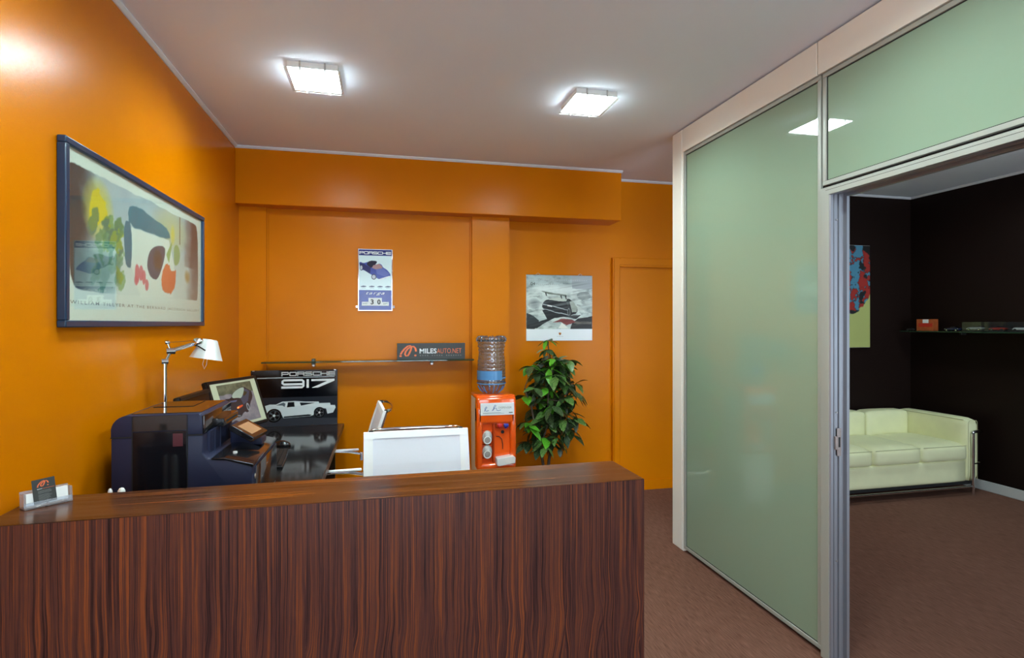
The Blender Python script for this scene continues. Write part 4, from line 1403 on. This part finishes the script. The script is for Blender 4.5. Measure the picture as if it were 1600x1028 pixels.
wc = thing('wall_calendar', 'large wire-bound wall calendar with a racing car photo above the plant', 'calendar', (1.526, YW, 1.66))
fr = Frame((1.222, YW - .010, 1.372), (.610, 0, 0), (0, 0, .578))
MB().box(1.222, 1.832, YW - .0095, YW - .001, 1.372, 1.950, r=.001).build('page_block', M['paper'], wc)
paint('printed_page', fr, 260, 250, race_photo, print_mat('calendar_print', .4), wc)
text('month_number', '04', fr, .063, .84, .130, .888, M['ink_black'], wc, .001)
flat('date_row', [[(.15 + k * .03, .853), (.160 + k * .03, .853), (.160 + k * .03, .858), (.15 + k * .03, .858)] for k in range(12)], fr, M['ink_grey'], wc)
flat('crest', [[(.486, .122), (.522, .122), (.522, .100), (.504, .080), (.486, .100)]], fr, M['ink_gold'], wc, .0008)
flat('crest_quarter', [[(.486, .122), (.503, .122), (.503, .108), (.486, .108)], [(.505, .100), (.522, .100), (.505, .082)]], fr, M['ink_crimson'], wc, .0012)
flat('crest_horse', [disc(.504, .104, .006, .008, 10)], fr, M['ink_black'], wc, .0016)
text('crest_name', 'PORSCHE', fr, .46, .060, .55, .068, M['ink_grey'], wc, .001, 0, 0, 1.3)
coil = MB()
for k in range(44):
    x = 1.23 + k * .0137
    coil.tube([(x, YW - .013, 1.944), (x, YW - .013, 1.952), (x, YW - .004, 1.955), (x, YW - .003, 1.947)], .0012, 5)
coil.build('wire_binding', M['gap'], wc)
for x in (1.33, 1.72):
    MB().tube([(x - .02, YW - .006, 1.953), (x, YW - .006, 1.966), (x + .02, YW - .006, 1.953)], .002, 6).build('hanger', M['steel'], wc)

# ------------------------------------------------------------------ water dispenser
DXA, DXB, DYA, DYB, DZT = .682, .984, 4.080, 4.395, .985
wdp = thing('water_dispenser', 'orange and white water dispenser standing left of the potted plant', 'water dispenser', ((DXA + DXB) / 2, (DYA + DYB) / 2, 0))
orange_pl = pbr('orange_translucent_plastic', (0.90, 0.105, 0.006, 1), 0.14, coat=.8, var=(6, .08))
orange_dk = pbr('deep_orange_plastic', (0.52, 0.050, 0.004, 1), 0.2, coat=.5, var=(6, .08))
M['orange_pl'] = orange_pl
sm(MB().box(DXA + .004, DXB - .004, DYA + .05, DYB, .002, .975, r=.02, seg=3).build('cabinet', M['cream_plastic'], wdp))
sm(MB().box(DXA + .010, DXB - .010, DYA + .02, DYA + .08, .002, .44, r=.018, seg=3).build('lower_front', M['white_plastic'], wdp))
# orange shell: rounded slab with an alcove, made of frame pieces and a back
shell = MB()
shell.box(DXA, DXA + .045, DYA, DYA + .10, .445, .90, r=.016, seg=3)
shell.box(DXB - .045, DXB, DYA, DYA + .10, .445, .90, r=.016, seg=3)
shell.box(DXA, DXB, DYA, DYA + .10, .77, DZT - .012, r=.022, seg=4)
shell.box(DXA, DXB, DYA, DYA + .10, .428, .478, r=.020, seg=4)
sm(shell.build('orange_front', orange_pl, wdp))
sm(MB().box(DXA, DXB, DYA + .02, DYB - .01, DZT - .035, DZT, r=.016, seg=3).build('top_cover', orange_pl, wdp))
MB().box(DXA + .03, DXB - .03, DYA + .034, DYA + .046, .46, .80).build('alcove_back', orange_pl, wdp)
MB().box(DXA + .125, DXA + .137, DYA + .012, DYA + .055, .47, .78, r=.003).build('alcove_rib', orange_dk, wdp)
MB().box(DXA + .15, DXB - .05, DYA + .008, DYA + .055, .735, .78, r=.006).build('tap_bar', orange_dk, wdp)
lb = MB().box(.709, .966, DYA - .004, DYA + .002, .838, .930, r=.0018).build('label_plate', M['label'], wdp)
fr = Frame((.709, DYA - .0043, .838), (.257, 0, 0), (0, 0, .092))
flat('script', ribbon([(.11, .34), (.15, .52), (.19, .66), (.17, .72), (.13, .58), (.13, .40), (.18, .36), (.24, .40)], .014, 2.8)
     + ribbon([(.34, .36), (.40, .60), (.46, .78), (.43, .84), (.39, .68), (.37, .40), (.42, .56), (.47, .58), (.47, .42), (.52, .36), (.60, .42)], .014, 2.8), fr, M['ink_blue'], lb, .0006)
text('lettering', 'DISPENSER', fr, .53, .52, .92, .68, M['ink_grey'], lb, .0006, -.01)
tag(flat('small_print', [[(.07, .14), (.70, .14), (.70, .16), (.07, .16)], [(.07, .20), (.60, .20), (.60, .22), (.07, .22)]], fr, M['ink_grey'], lb, .0006), kind='stuff')
flat('small_mark', [[(.84, .16), (.95, .16), (.95, .22), (.84, .22)]], fr, M['ink_black'], lb, .0006)
for z in (.672, .565):
    c0 = MB().box(DXA + .040, DXA + .120, DYA + .010, DYA + .055, z - .052, z + .052, r=.012, seg=3).build('cup_holder', orange_dk, wdp)
    Mc = Matrix.Translation((DXA + .080, DYA + .016, z)) @ Matrix.Rotation(R(90), 4, 'X') @ Matrix.Scale(1.42, 4, (0, 1, 0))
    MB().lathe([(.037, -.002), (.037, .010), (.030, .018), (.012, .022), (.001, .0225)], 28, Mc).build('cup', M['cup'], c0)
    Mr = Matrix.Translation((DXA + .080, DYA + .000, z - .018)) @ Matrix.Rotation(R(90), 4, 'X')
    MB().lathe([(.028, 0), (.030, .006), (.024, .007), (.022, .002)], 24, Mr, cap=False).build('cup_rim', M['white_plastic'], c0)
for x, mt in ((.858, 'tap_red'), (.905, 'tap_blue')):
    MB().box(x - .019, x + .019, DYA - .010, DYA + .02, .744, .772, r=.009, seg=3).cyl((x, DYA + .008, .735), (x, DYA + .008, .748), .008, seg=12).build('tap', M[mt], wdp)
MB().cyl((.884, DYA + .030, .705), (.884, DYA + .036, .705), .013, seg=18).build('sensor', M['gap'], wdp)
MB().tube([(.835, DYA + .035, .672), (.858, DYA + .03, .672), (.878, DYA + .028, .650), (.885, DYA + .03, .61), (.884, DYA + .03, .575)], .0028, 8).build('hose', M['gap'], wdp)
MB().prism([(.828, .470), (.845, .462), (.968, .478), (.970, .520), (.955, .535), (.828, .520)], 'y', DYA - .035, DYA + .05, r=.006, seg=3).build('drip_tray', M['white_plastic'], wdp)
# bottle
BX, BY = .822, 4.235
bt = thing('water_bottle', 'upturned clear plastic water bottle with a blue label band on the dispenser', 'bottle', (BX, BY, DZT))
BM = Matrix.Translation((BX, BY, DZT))
bp_ = [(.045, .0015), (.062, .006), (.080, .022), (.098, .050), (.108, .075)]
zz = .085
while zz < .395:
    w_ = .107 - (.010 * math.exp(-((zz - .30) / .05) ** 2))
    bp_ += [(w_ + .002, zz), (w_ + .003, zz + .010), (w_ + .002, zz + .020), (w_ - .0015, zz + .025)]
    zz += .030
bp_ += [(.108, .400), (.113, .410), (.112, .425), (.098, .436), (.07, .432), (.03, .425), (.001, .42)]
sm(MB().lathe(bp_, 36, BM, cap=False).build('bottle_shell', M['bottle'], bt))
lbv, lbf = [], []
for k in range(15):
    a = R(165 + k * 10)
    lbv += [BM @ Vector((.1125 * math.cos(a), .1125 * math.sin(a), z_)) for z_ in (.108, .178)]
    if k:
        lbf.append((2 * k - 2, 2 * k, 2 * k + 1, 2 * k - 1))
MB().add(lbv, lbf, True).build('label_band', M['band_blue'], bt)
MB().lathe([(.112, .118), (.1135, .122), (.112, .126)], 36, BM, cap=False).lathe([(.112, .075), (.1135, .079), (.112, .083)], 36, BM, cap=False).build('blue_ring', M['band_blue'], bt)
for k in range(10):
    a = 2 * math.pi * k / 10
    MB().tube([BM @ Vector((math.cos(a) * r_, math.sin(a) * r_, z_)) for r_, z_ in ((.070, .438), (.104, .436), (.116, .420), (.114, .400))], .007, 6).build('base_rib', M['bottle'], bt)
for k in range(8):
    a = 2 * math.pi * k / 8
    MB().tube([BM @ Vector((math.cos(a) * r_, math.sin(a) * r_, z_)) for r_, z_ in ((.064, .009), (.088, .028), (.106, .060))], .005, 6).build('shoulder_rib', M['band_blue'], bt)

# ------------------------------------------------------------------ potted plant
def leafmat(name, c0, c1, spots):
    m, nt, p = newmat(name)
    L = nt.links.new
    tc = nt.nodes.new('ShaderNodeTexCoord')
    n = nt.nodes.new('ShaderNodeTexNoise')
    n.inputs['Scale'].default_value = 26 if spots < 2 else 150
    n.inputs['Detail'].default_value = 1
    L(tc.outputs['Object'], n.inputs['Vector'])
    r = nt.nodes.new('ShaderNodeValToRGB')
    r.color_ramp.elements[0].position = .52 if spots else .3
    r.color_ramp.elements[0].color = c0
    r.color_ramp.elements[1].position = .66 if spots else .8
    r.color_ramp.elements[1].color = c1
    L(n.outputs['Fac'], r.inputs['Fac'])
    L(r.outputs['Color'], p.inputs['Base Color'])
    p.inputs['Roughness'].default_value = .32
    return m


LM = [leafmat('dark_speckled_leaf', (0.014, 0.040, 0.011, 1), (0.17, 0.24, 0.10, 1), True),
      leafmat('mid_speckled_leaf', (0.032, 0.120, 0.018, 1), (0.30, 0.42, 0.14, 1), True),
      leafmat('fresh_green_leaf', (0.065, 0.30, 0.014, 1), (0.13, 0.42, 0.03, 1), False),
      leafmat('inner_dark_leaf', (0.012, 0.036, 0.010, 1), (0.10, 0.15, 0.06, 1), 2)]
PXc, PYc = 1.315, 4.36
pp = thing('potted_plant', 'tall bushy potted plant with speckled green leaves beside the water dispenser', 'plant', (PXc, PYc, 0))
PM = Matrix.Translation((PXc, PYc, 0))
MB().lathe([(.10, .001), (.115, .01), (.14, .24), (.15, .245), (.15, .27), (.135, .27), (.13, .235), (.001, .23)], 32, PM).build('pot', M['white_plastic'], pp)
MB().lathe([(.129, .2352), (.06, .245), (.001, .25)], 24, PM, cap=False).build('soil', M['soil'], pp)
random.seed(12)
stems = []


def stem(pts, r0, r1):
    n = len(pts)
    MB().tube(pts, [r0 + (r1 - r0) * i / (n - 1) for i in range(n)], 7).build('stem', M['bark'], pp)
    stems.append([Vector(q) for q in pts])


stem([(PXc - .02, PYc, .24), (PXc - .05, PYc - .01, .42), (PXc - .10, PYc - .03, .62), (PXc - .15, PYc - .03, .86), (PXc - .20, PYc - .02, 1.0)], .014, .006)
stem([(PXc + .00, PYc, .24), (PXc + .005, PYc - .01, .40), (PXc + .05, PYc - .01, .66), (PXc + .06, PYc, .95), (PXc + .03, PYc + .01, 1.2), (PXc + .0, PYc, 1.36)], .015, .005)
stem([(PXc + .045, PYc, .62), (PXc + .13, PYc - .02, .80), (PXc + .20, PYc + .02, 1.02), (PXc + .19, PYc + .03, 1.18)], .008, .004)
stem([(PXc - .07, PYc - .02, .52), (PXc - .02, PYc - .07, .72), (PXc - .03, PYc - .10, .92), (PXc + .01, PYc - .08, 1.10)], .008, .004)
leafmesh = []
for k in range(3):
    bm = bmesh.new()
    L_, W_ = 1.0, (.24, .27, .21)[k]
    prof = [(0, .02), (.18, .6), (.42, 1.0), (.68, .78), (.88, .34), (1.0, .0)]
    rows = []
    for t_, w_ in prof:
        z_ = -.30 * t_ * t_ + .06 * t_
        rows.append([bm.verts.new((-w_ * W_, t_, z_ + .05 * w_)), bm.verts.new((0, t_, z_)), bm.verts.new((w_ * W_, t_, z_ + .05 * w_))])
    for a, b in zip(rows[:-1], rows[1:]):
        for i in (0, 1):
            f = bm.faces.new((a[i], a[i + 1], b[i + 1], b[i]))
            f.smooth = True
    for mi in range(3):
        me = bpy.data.meshes.new('leaf')
        bm.to_mesh(me)
        me.materials.append(LM[mi])
        leafmesh.append(me)
    bm.free()


def leaf(pos, yaw, pitch, size, kind):
    if pos[0] - math.sin(yaw) * size * .95 < 1.03:      # leaves turn away from the dispenser
        yaw = -yaw
    if pos[0] - math.sin(yaw) * size * .95 < 1.03:
        yaw = random.uniform(3.3, 6.1)
    if pos[1] + math.cos(yaw) * size > YW - .02:
        yaw = math.pi - yaw
    o = bpy.data.objects.new('leaf', leafmesh[random.randrange(3) * 3 + kind])
    Mi = Matrix.Translation(Vector(pos) - Vector((PXc, PYc, 0))) @ Matrix.Rotation(yaw, 4, 'Z') @ Matrix.Rotation(pitch, 4, 'X') @ Matrix.Rotation(random.uniform(-.4, .4), 4, 'Y') @ Matrix.Scale(size, 4)
    link(o, pp)
    o.matrix_basis = Mi


whorls = [((PXc - .005, PYc, 1.385), 0.10, .9), ((PXc - .01, PYc, 1.31), .12, .3)]
NWh = 46
tries = 0
while len(whorls) < NWh and tries < 8000:
    tries += 1
    z = random.uniform(.54, 1.24)
    # outline of the crown, wider low down
    ta = (z - .50) / .80
    hw = .255 if z < 1.02 else .255 - (z - 1.02) * .55
    hw *= min(1, .62 + (z - .50) * 2.0)
    x = random.uniform(max(-hw, -.20), hw * 1.0)
    y = random.uniform(-.17, .12) * (1 if abs(x) < .15 else .6)
    q = Vector((PXc + x + .01, PYc + y, z))
    if all((q - Vector(wq[0])).length > .078 for wq in whorls):
        whorls.append((q, random.uniform(.115, .155), random.random()))
nleaf = 0
for q, sz, fk in whorls:
    fresh = (fk > .62)
    n = 6 if len(whorls) > 42 else 7
    a0 = random.random() * 6.28
    for k in range(n):
        if nleaf >= 299:
            break
        inner = k >= 5
        kind = (2 if (fresh and k % 2 == 0) else (1 if random.random() < .62 else 0))
        leaf(q, a0 + k * 2.4, random.uniform(-.75, -.05) if not inner else random.uniform(-.1, .7), sz * random.uniform(.75, 1.1), kind)
        nleaf += 1
    # twig from the nearest stem point to the whorl
    best = min((pt_ for s_ in stems[:4] for pt_ in s_), key=lambda p_: (p_ - Vector(q)).length + (10 if p_.z > q[2] else 0))
    mid = best.lerp(Vector(q), .5) + Vector((0, 0, -.02))
    MB().tube([best, mid, q], [.0035, .003, .0022], 5).build('twig', M['bark'], pp)

# the crowded inner leaves behind them, too many to pick apart
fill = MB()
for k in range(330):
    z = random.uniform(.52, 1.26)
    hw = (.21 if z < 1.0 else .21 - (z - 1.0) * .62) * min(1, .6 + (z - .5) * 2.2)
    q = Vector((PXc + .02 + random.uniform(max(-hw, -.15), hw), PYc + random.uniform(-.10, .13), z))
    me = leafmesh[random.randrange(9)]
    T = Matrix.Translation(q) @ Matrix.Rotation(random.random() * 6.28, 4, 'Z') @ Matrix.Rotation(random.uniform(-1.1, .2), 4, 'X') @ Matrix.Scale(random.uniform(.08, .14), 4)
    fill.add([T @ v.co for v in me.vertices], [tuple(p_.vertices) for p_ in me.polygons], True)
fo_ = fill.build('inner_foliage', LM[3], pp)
fo_['kind'] = 'stuff'

# ------------------------------------------------------------------ office chairs
def make_chair(label, loc, rot):
    t = thing('office_chair', label, 'chair', (0, 0, 0), 0, 'white mesh office chairs')
    W = .252

    def bk(z):              # back line: y as a function of height
        s_ = (z - .46) / .54
        return .20 + .10 * s_ - .03 * math.sin(s_ * math.pi)
    zs = [.47 + i * .0738 for i in range(9)]

    def strip(name, x0, x1, za, zb, off, th, mat):
        n = 8
        vs, fs = [], []
        for i in range(n + 1):
            z = za + (zb - za) * i / n
            for x in (x0, x1):
                vs.append((x, bk(z) + off, z))
                vs.append((x, bk(z) + off + th, z))
        for i in range(n):
            b = i * 4
            fs += [(b, b + 2, b + 6, b + 4), (b + 1, b + 5, b + 7, b + 3), (b, b + 4, b + 5, b + 1), (b + 2, b + 3, b + 7, b + 6)]
        fs += [(0, 1, 3, 2), (n * 4, n * 4 + 2, n * 4 + 3, n * 4 + 1)]
        return MB().add(vs, fs).build(name, mat, t)
    strip('backrest', -W + .03, W - .03, .48, .975, .003, .004, M['mesh'])
    strip('side_band', -W, -W + .043, .47, .998, -.003, .016, M['hem'])
    strip('side_band', W - .043, W, .47, .998, -.003, .016, M['hem'])
    strip('top_band', -W + .002, W - .002, .970, .9985, -.005, .018, M['hem'])
    # chrome grab rail: a bow behind the top edge, clipped to both corners
    yt = bk(.99) + .014
    bow = [(-W + .030, yt + .002, .992)] + [((W - .035) * math.sin(a_), yt + .006 + .050 * math.cos(a_) ** .8, .998) for a_ in [(-80 + 10 * q_) * math.pi / 180 for q_ in range(17)]] + [(W - .030, yt + .002, .992)]
    MB().tube(bow, .0085, 8, flat=(1.25, .7)).build('grab_rail', M['chrome'], t)
    for sx in (-1, 1):
        x = sx * (W - .034)
        MB().box(x - .010, x + .010, yt - .006, yt + .012, .984, 1.004, r=.002).build('clip', M['black_matt'], t)
        MB().tube([(sx * (W - .012), bk(.60) + .020, .60), (sx * (W - .012), bk(.80) + .020, .80), (sx * (W - .012), bk(.985) + .018, .985)], .008, 8).build('back_tube', M['chrome'], t)
    # seat
    sm(MB().box(-W, W, -.24, .21, .435, .462, r=.012, seg=3).build('seat', M['mesh'], t))
    for sx in (-1, 1):
        x0, x1 = (W - .03, W + .004) if sx > 0 else (-W - .004, -W + .03)
        MB().box(x0, x1, -.245, .22, .430, .468, r=.008).build('seat_rail', M['hem'], t)
        # arm loop: flat aluminium band
        x = sx * (W + .018)
        pts = [(x, .185, .640), (x, .10, .658), (x, .02, .664), (x, -.035, .660), (x, -.062, .648), (x, -.080, .620), (x, -.115, .53), (x, -.135, .45)]
        MB().tube(pts, .016, 10, flat=(.55, 1.0)).build('armrest', M['chrome'], t)
        MB().box(x - .016, x + .016, -.03, .17, .664, .675, r=.004, seg=2).build('arm_pad', M['hem'], t)
        MB().box(min(x, sx * (W - .01)), max(x, sx * (W - .01)), .178, .196, .60, .655, r=.003).build('arm_bracket', M['chrome'], t)
        MB().box(min(x, sx * (W - .02)), max(x, sx * (W - .02)), -.150, -.125, .435, .460, r=.003).build('arm_bracket', M['chrome'], t)
    MB().cyl((0, 0, .10), (0, 0, .43), .026, seg=18).box(-.12, .12, -.10, .10, .415, .436, r=.004).build('column', M['chrome'], t)
    for k in range(5):
        a = 2 * math.pi * k / 5 + .3
        e = Vector((math.cos(a), math.sin(a), 0))
        MB().tube([(0, 0, .105), e * .15 + Vector((0, 0, .095)), e * .28 + Vector((0, 0, .075))], [.026, .02, .014], 8).build('base_arm', M['chrome'], t)
        n_ = Vector((-e.y, e.x, 0))
        c_ = e * .28 + Vector((0, 0, .028))
        w_ = MB().cyl(c_ - n_ * .022, c_ - n_ * .006, .028, seg=16).cyl(c_ + n_ * .006, c_ + n_ * .022, .028, seg=16).build('castor', M['black_matt'], t)
        MB().cyl(c_ - n_ * .006, c_ + n_ * .006, .014, seg=10).cyl(c_, c_ + Vector((0, 0, .05)), .007, seg=10).build('castor_fork', M['steel'], w_)
    t.location = loc
    t.rotation_euler = (0, 0, rot)
    return t


make_chair('white mesh office chair facing the counter, its back seen squarely', (.171, 2.465, 0), .022)
make_chair('white mesh office chair pulled sideways up to the black desk', (-.307, 3.63, 0), -R(86))

# ------------------------------------------------------------------ lounge: sofa
SXa, SXb, SYa, SYb = 3.405, 5.215, 3.905, 4.655
so = thing('leather_sofa', 'ivory leather three-seat sofa with chrome tube frame in the dark lounge', 'sofa', ((SXa + SXb) / 2, (SYa + SYb) / 2, 0))
AW = .145
IX0, IX1 = SXa + AW, SXb - AW
CWd = (IX1 - IX0) / 3
for x0, x1 in ((SXa, IX0 - .003), (IX1 + .003, SXb)):
    MB().cushion(x0, x1, SYa + .01, SYb - .02, .105, .668, .045, .006).build('arm_cushion', M['leather'], so)
for k in range(3):
    a, b = IX0 + k * CWd, IX0 + (k + 1) * CWd
    MB().cushion(a + .003, b - .003, SYb - .19, SYb - .02, .30, .668, .035, .008).build('back_cushion', M['leather'], so)
    c = MB().cushion(a + .001, b - .001, SYa - .012, SYb - .185, .300, .452, .042, .018).build('seat_cushion', M['leather'], so)
    e = MB()
    for z in (.438,):
        e.tube([(a + .02, SYa - .005, z), (b - .02, SYa - .005, z)], .0035, 6)
    e.build('piping', M['seam'], c)
MB().cushion(IX0 + .002, IX1 - .002, SYa + .008, SYb - .10, .112, .312, .02, .0).build('base_cushion', M['leather'], so)
fz = MB().box(SXa + .03, SXb - .03, SYa + .03, SYb - .03, .085, .112).build('base_frame', M['black_matt'], so)
TR_ = .0135
for sx, x0 in ((1, SXb), (-1, SXa)):
    xf, x = x0 - sx * .098, x0 + sx * .015          # front leg stands before the arm, rail runs outside it
    MB().cyl((xf, SYa - .010, 0), (xf, SYa - .010, .545), TR_, seg=14).build('leg', M['chrome'], so)
    MB().cyl((x, SYb - .03, 0), (x, SYb - .03, .545), TR_, seg=14).build('leg', M['chrome'], so)
    MB().tube([(xf, SYa - .010, .545), (xf + sx * .006, SYa - .010, .556), (xf + sx * .020, SYa - .010, .560), (x - sx * .015, SYa - .008, .560), (x, SYa + .010, .560), (x, SYa + .05, .560), (x, SYb - .06, .560), (x, SYb - .037, .556), (x, SYb - .03, .545)], TR_, 12).build('side_rail', M['chrome'], so)
    MB().tube([(xf, SYa - .010, .275), (x - sx * .01, SYa - .006, .275), (x, SYa + .01, .275), (x, SYb - .03, .275)], .006, 8).build('side_strap', M['chrome'], so)
    a, b = (IX1 + .003, SXb) if sx > 0 else (SXa, IX0 - .003)
    yf = SYa + .0115
    MB().tube([(a + .022, yf, .125), (a + .022, yf, .640), (a + .034, yf, .655), (b - .034, yf, .655), (b - .022, yf, .640), (b - .022, yf, .125)], .0025, 6).build('seam', M['seam'], so)
    MB().tube([(a + .012, SYa + .05, .657), (a + .012, SYb - .06, .657)], .0025, 6).build('seam', M['seam'], so)
MB().tube([(SXa - .015, SYb - .012, .56), (SXb + .015, SYb - .012, .56)], TR_, 12).build('back_rail', M['chrome'], so)
MB().tube([(SXa + .098, SYa - .010, .075), (SXb - .098, SYa - .010, .075)], .010, 10).tube([(SXa - .012, SYb - .03, .075), (SXb + .012, SYb - .03, .075)], .010, 10).build('cross_bar', M['chrome'], so)

# ---- canvas above the sofa
def tree_canvas(U, V):
    n1, n2 = fb(U, V, 7, 10, 71), fb(U, V, 15, 22, 81)
    img = np.zeros(U.shape + (3,)) + np.array((170, 174, 104.))
    img = mixc(img, V > .52 + .05 * (n1 - .5), (12, 12, 14))
    r_ = ell(U, V, .66, .70, .40, .36) + .5 * (n1 - .5)
    inside = r_ < 1
    img = mixc(img, inside, (68, 124, 150))
    img = mixc(img, inside & (n2 > .50), (150, 36, 28))
    img = mixc(img, inside & (np.abs(n2 - .49) < .018), (20, 20, 24))
    img = mixc(img, inside & (n1 < .33), (16, 22, 26))
    img = mixc(img, (U > .93) & (V > .88 + .1 * n1), (10, 9, 10))
    tr_ = np.abs(U - (.58 - .25 * (.28 - V) ** 2 * 8)) < .008
    img = mixc(img, tr_ & (V < .30) & (V > .05), (40, 36, 24))
    return img


cv = thing('canvas_painting', 'tall canvas with a red and blue tree on yellow ground above the sofa', 'painting', (4.42, YW, 1.80))
MB().box(4.02, 4.815, YW - .035, YW - .002, 1.282, 2.312, r=.003).build('stretched_canvas', M['paper'], cv)
paint('painted_face', Frame((4.022, YW - .0355, 1.284), (.791, 0, 0), (0, 0, 1.026)), 150, 200, tree_canvas, print_mat('acrylic_on_canvas', .6), cv)

# ---- glass shelf with model cars on the lounge wall
ls = thing('display_shelf', 'narrow glass shelf with model cars on the dark lounge wall', 'shelf', (XR, 4.0, 1.445))
MB().box(XR - .22, XR - .001, 2.9, 4.64, 1.440, 1.450, r=.001).build('glass_board', M['shelf_glass'], ls)
for y in (3.2, 4.15):
    MB().box(XR - .06, XR, y - .012, y + .012, 1.415, 1.455, r=.004).build('bracket', M['black_matt'], ls)


def model_car(label, y, col, scale=1.0, yaw=0.0, z=1.4505, x=XR - .12):
    t = thing('model_car', label, 'model car', (x, y, z), yaw, 'model cars on the lounge shelf')
    T = ROOTM[t.name] @ Matrix.Scale(scale, 4)
    mat = pbr('model_paint_' + t.name.replace('.', '_'), col, .2, coat=.8, var=(40, .05))
    prof = [(-.085, .012), (.085, .012), (.088, .024), (.070, .034), (.040, .038), (-.060, .040), (-.086, .034)]
    sm(MB().prism([(a, b) for a, b in prof], 'x', -.036, .036, r=.004, M=T).build('car_body', mat, t))
    sm(MB().prism([(-.050, .038), (.034, .036), (.012, .056), (-.030, .057)], 'x', -.029, .029, r=.004, M=T).build('cabin', M['printer_panel'], t))
    for a in (-.055, .055):
        for sx in (-1, 1):
            w = MB().cyl(T @ Vector((sx * .026, a, .014)), T @ Vector((sx * .038, a, .014)), .014 * scale, seg=16).build('wheel', M['black_matt'], t)
            MB().cyl(T @ Vector((sx * .038, a, .014)), T @ Vector((sx * .0395, a, .014)), .007 * scale, seg=12).build('hub', M['chrome'], w)
    MB().box(-.037, -.034, -.080, -.070, .026, .032, M=T).box(-.037, -.034, .072, .080, .024, .030, M=T).build('lamp_lens', M['chrome'], t)
    return t


def case(label, y0, y1, hgt):
    t = thing('display_case', label, 'display case', (XR - .12, (y0 + y1) / 2, 1.4505), group='display cases on the lounge shelf')
    a, b = XR - .175, XR - .065
    MB().box(a, b, y0, y1, 1.4505, 1.4585, r=.001).build('plinth', M['black_matt'], t)
    for bx in ((a, b, y0, y0 + .002, 1.4587, 1.4505 + hgt), (a, b, y1 - .002, y1, 1.4587, 1.4505 + hgt), (a, a + .002, y0 + .002, y1 - .002, 1.4587, 1.4505 + hgt),
               (b - .002, b, y0 + .002, y1 - .002, 1.4587, 1.4505 + hgt), (a, b, y0, y1, 1.4505 + hgt, 1.4525 + hgt)):
        MB().box(*bx).build('case_wall', M['case'], t)
    return t


model_car('small dark model car at the far end of the shelf', 4.590, (.05, .04, .04, 1), .55, .0)
bxo = thing('toy_box', 'small orange and red cardboard car box on the lounge shelf', 'box', (XR - .12, 4.425, 1.4505), R(6))
BT = ROOTM[bxo.name]
MB().box(-.035, .035, -.080, .080, .001, .115, r=.001, M=BT).build('carton', pbr('orange_card', (0.40, 0.085, 0.020, 1), .5, var=(30, .2)), bxo)
MB().box(-.0365, -.035, -.070, .060, .040, .075, M=BT).build('red_band', pbr('red_card_print', (0.50, 0.02, 0.010, 1), .5, var=(30, .1)), bxo)
MB().box(-.0365, -.035, -.035, .020, .078, .113, M=BT).build('white_patch', M['paper'], bxo)
model_car('dark blue model car standing uncased on the shelf', 4.165, (.012, .018, .05, 1), .80)
case('clear case holding a silver model car', 3.875, 4.045, .085)
model_car('silver model car inside a clear case', 3.960, (.35, .35, .36, 1), .80, 0, 1.4587)
case('clear case holding a red model car', 3.690, 3.848, .085)
model_car('red model car inside a clear case', 3.769, (.40, .03, .02, 1), .76, 0, 1.4587)
case('clear case holding a white model car at the picture edge', 3.500, 3.662, .085)
model_car('white model car inside a clear case at the picture edge', 3.581, (.6, .6, .6, 1), .78, 0, 1.4587)

# ------------------------------------------------------------------ labels of the setting
SETTING = {'floor': 'brown ribbed carpet covering reception and lounge floor', 'ceiling': 'plain white painted ceiling with two lit lamps',
           'wall_left': 'glossy orange left wall carrying the framed picture', 'wall_back': 'orange back wall with beam, pillars and shallow niche',
           'wall_lounge_back': 'dark brown lounge wall behind the ivory sofa', 'wall_lounge_right': 'dark brown lounge wall carrying the model car shelf',
           'wall_rear': 'orange rear wall with shop windows behind the camera', 'window_1': 'aluminium shop window of the reception behind the camera',
           'window_2': 'aluminium shop window of the lounge behind the camera', 'trim_1': 'thin white cornice along the orange left wall',
           'trim_2': 'thin white cornice along the orange beam', 'trim_3': 'thin white cornice along the far back wall',
           'trim_4': 'thin white cornice along the dark lounge wall', 'baseboard_back': 'orange painted baseboard under the wall calendar',
           'baseboard_lounge_right': 'white baseboard beneath the model car shelf', 'baseboard_lounge_back': 'white baseboard behind the ivory sofa',
           'door_1': 'orange painted door with matching casing in the back wall'}
for k_, v_ in SETTING.items():
    bpy.data.objects[k_]['label'] = v_
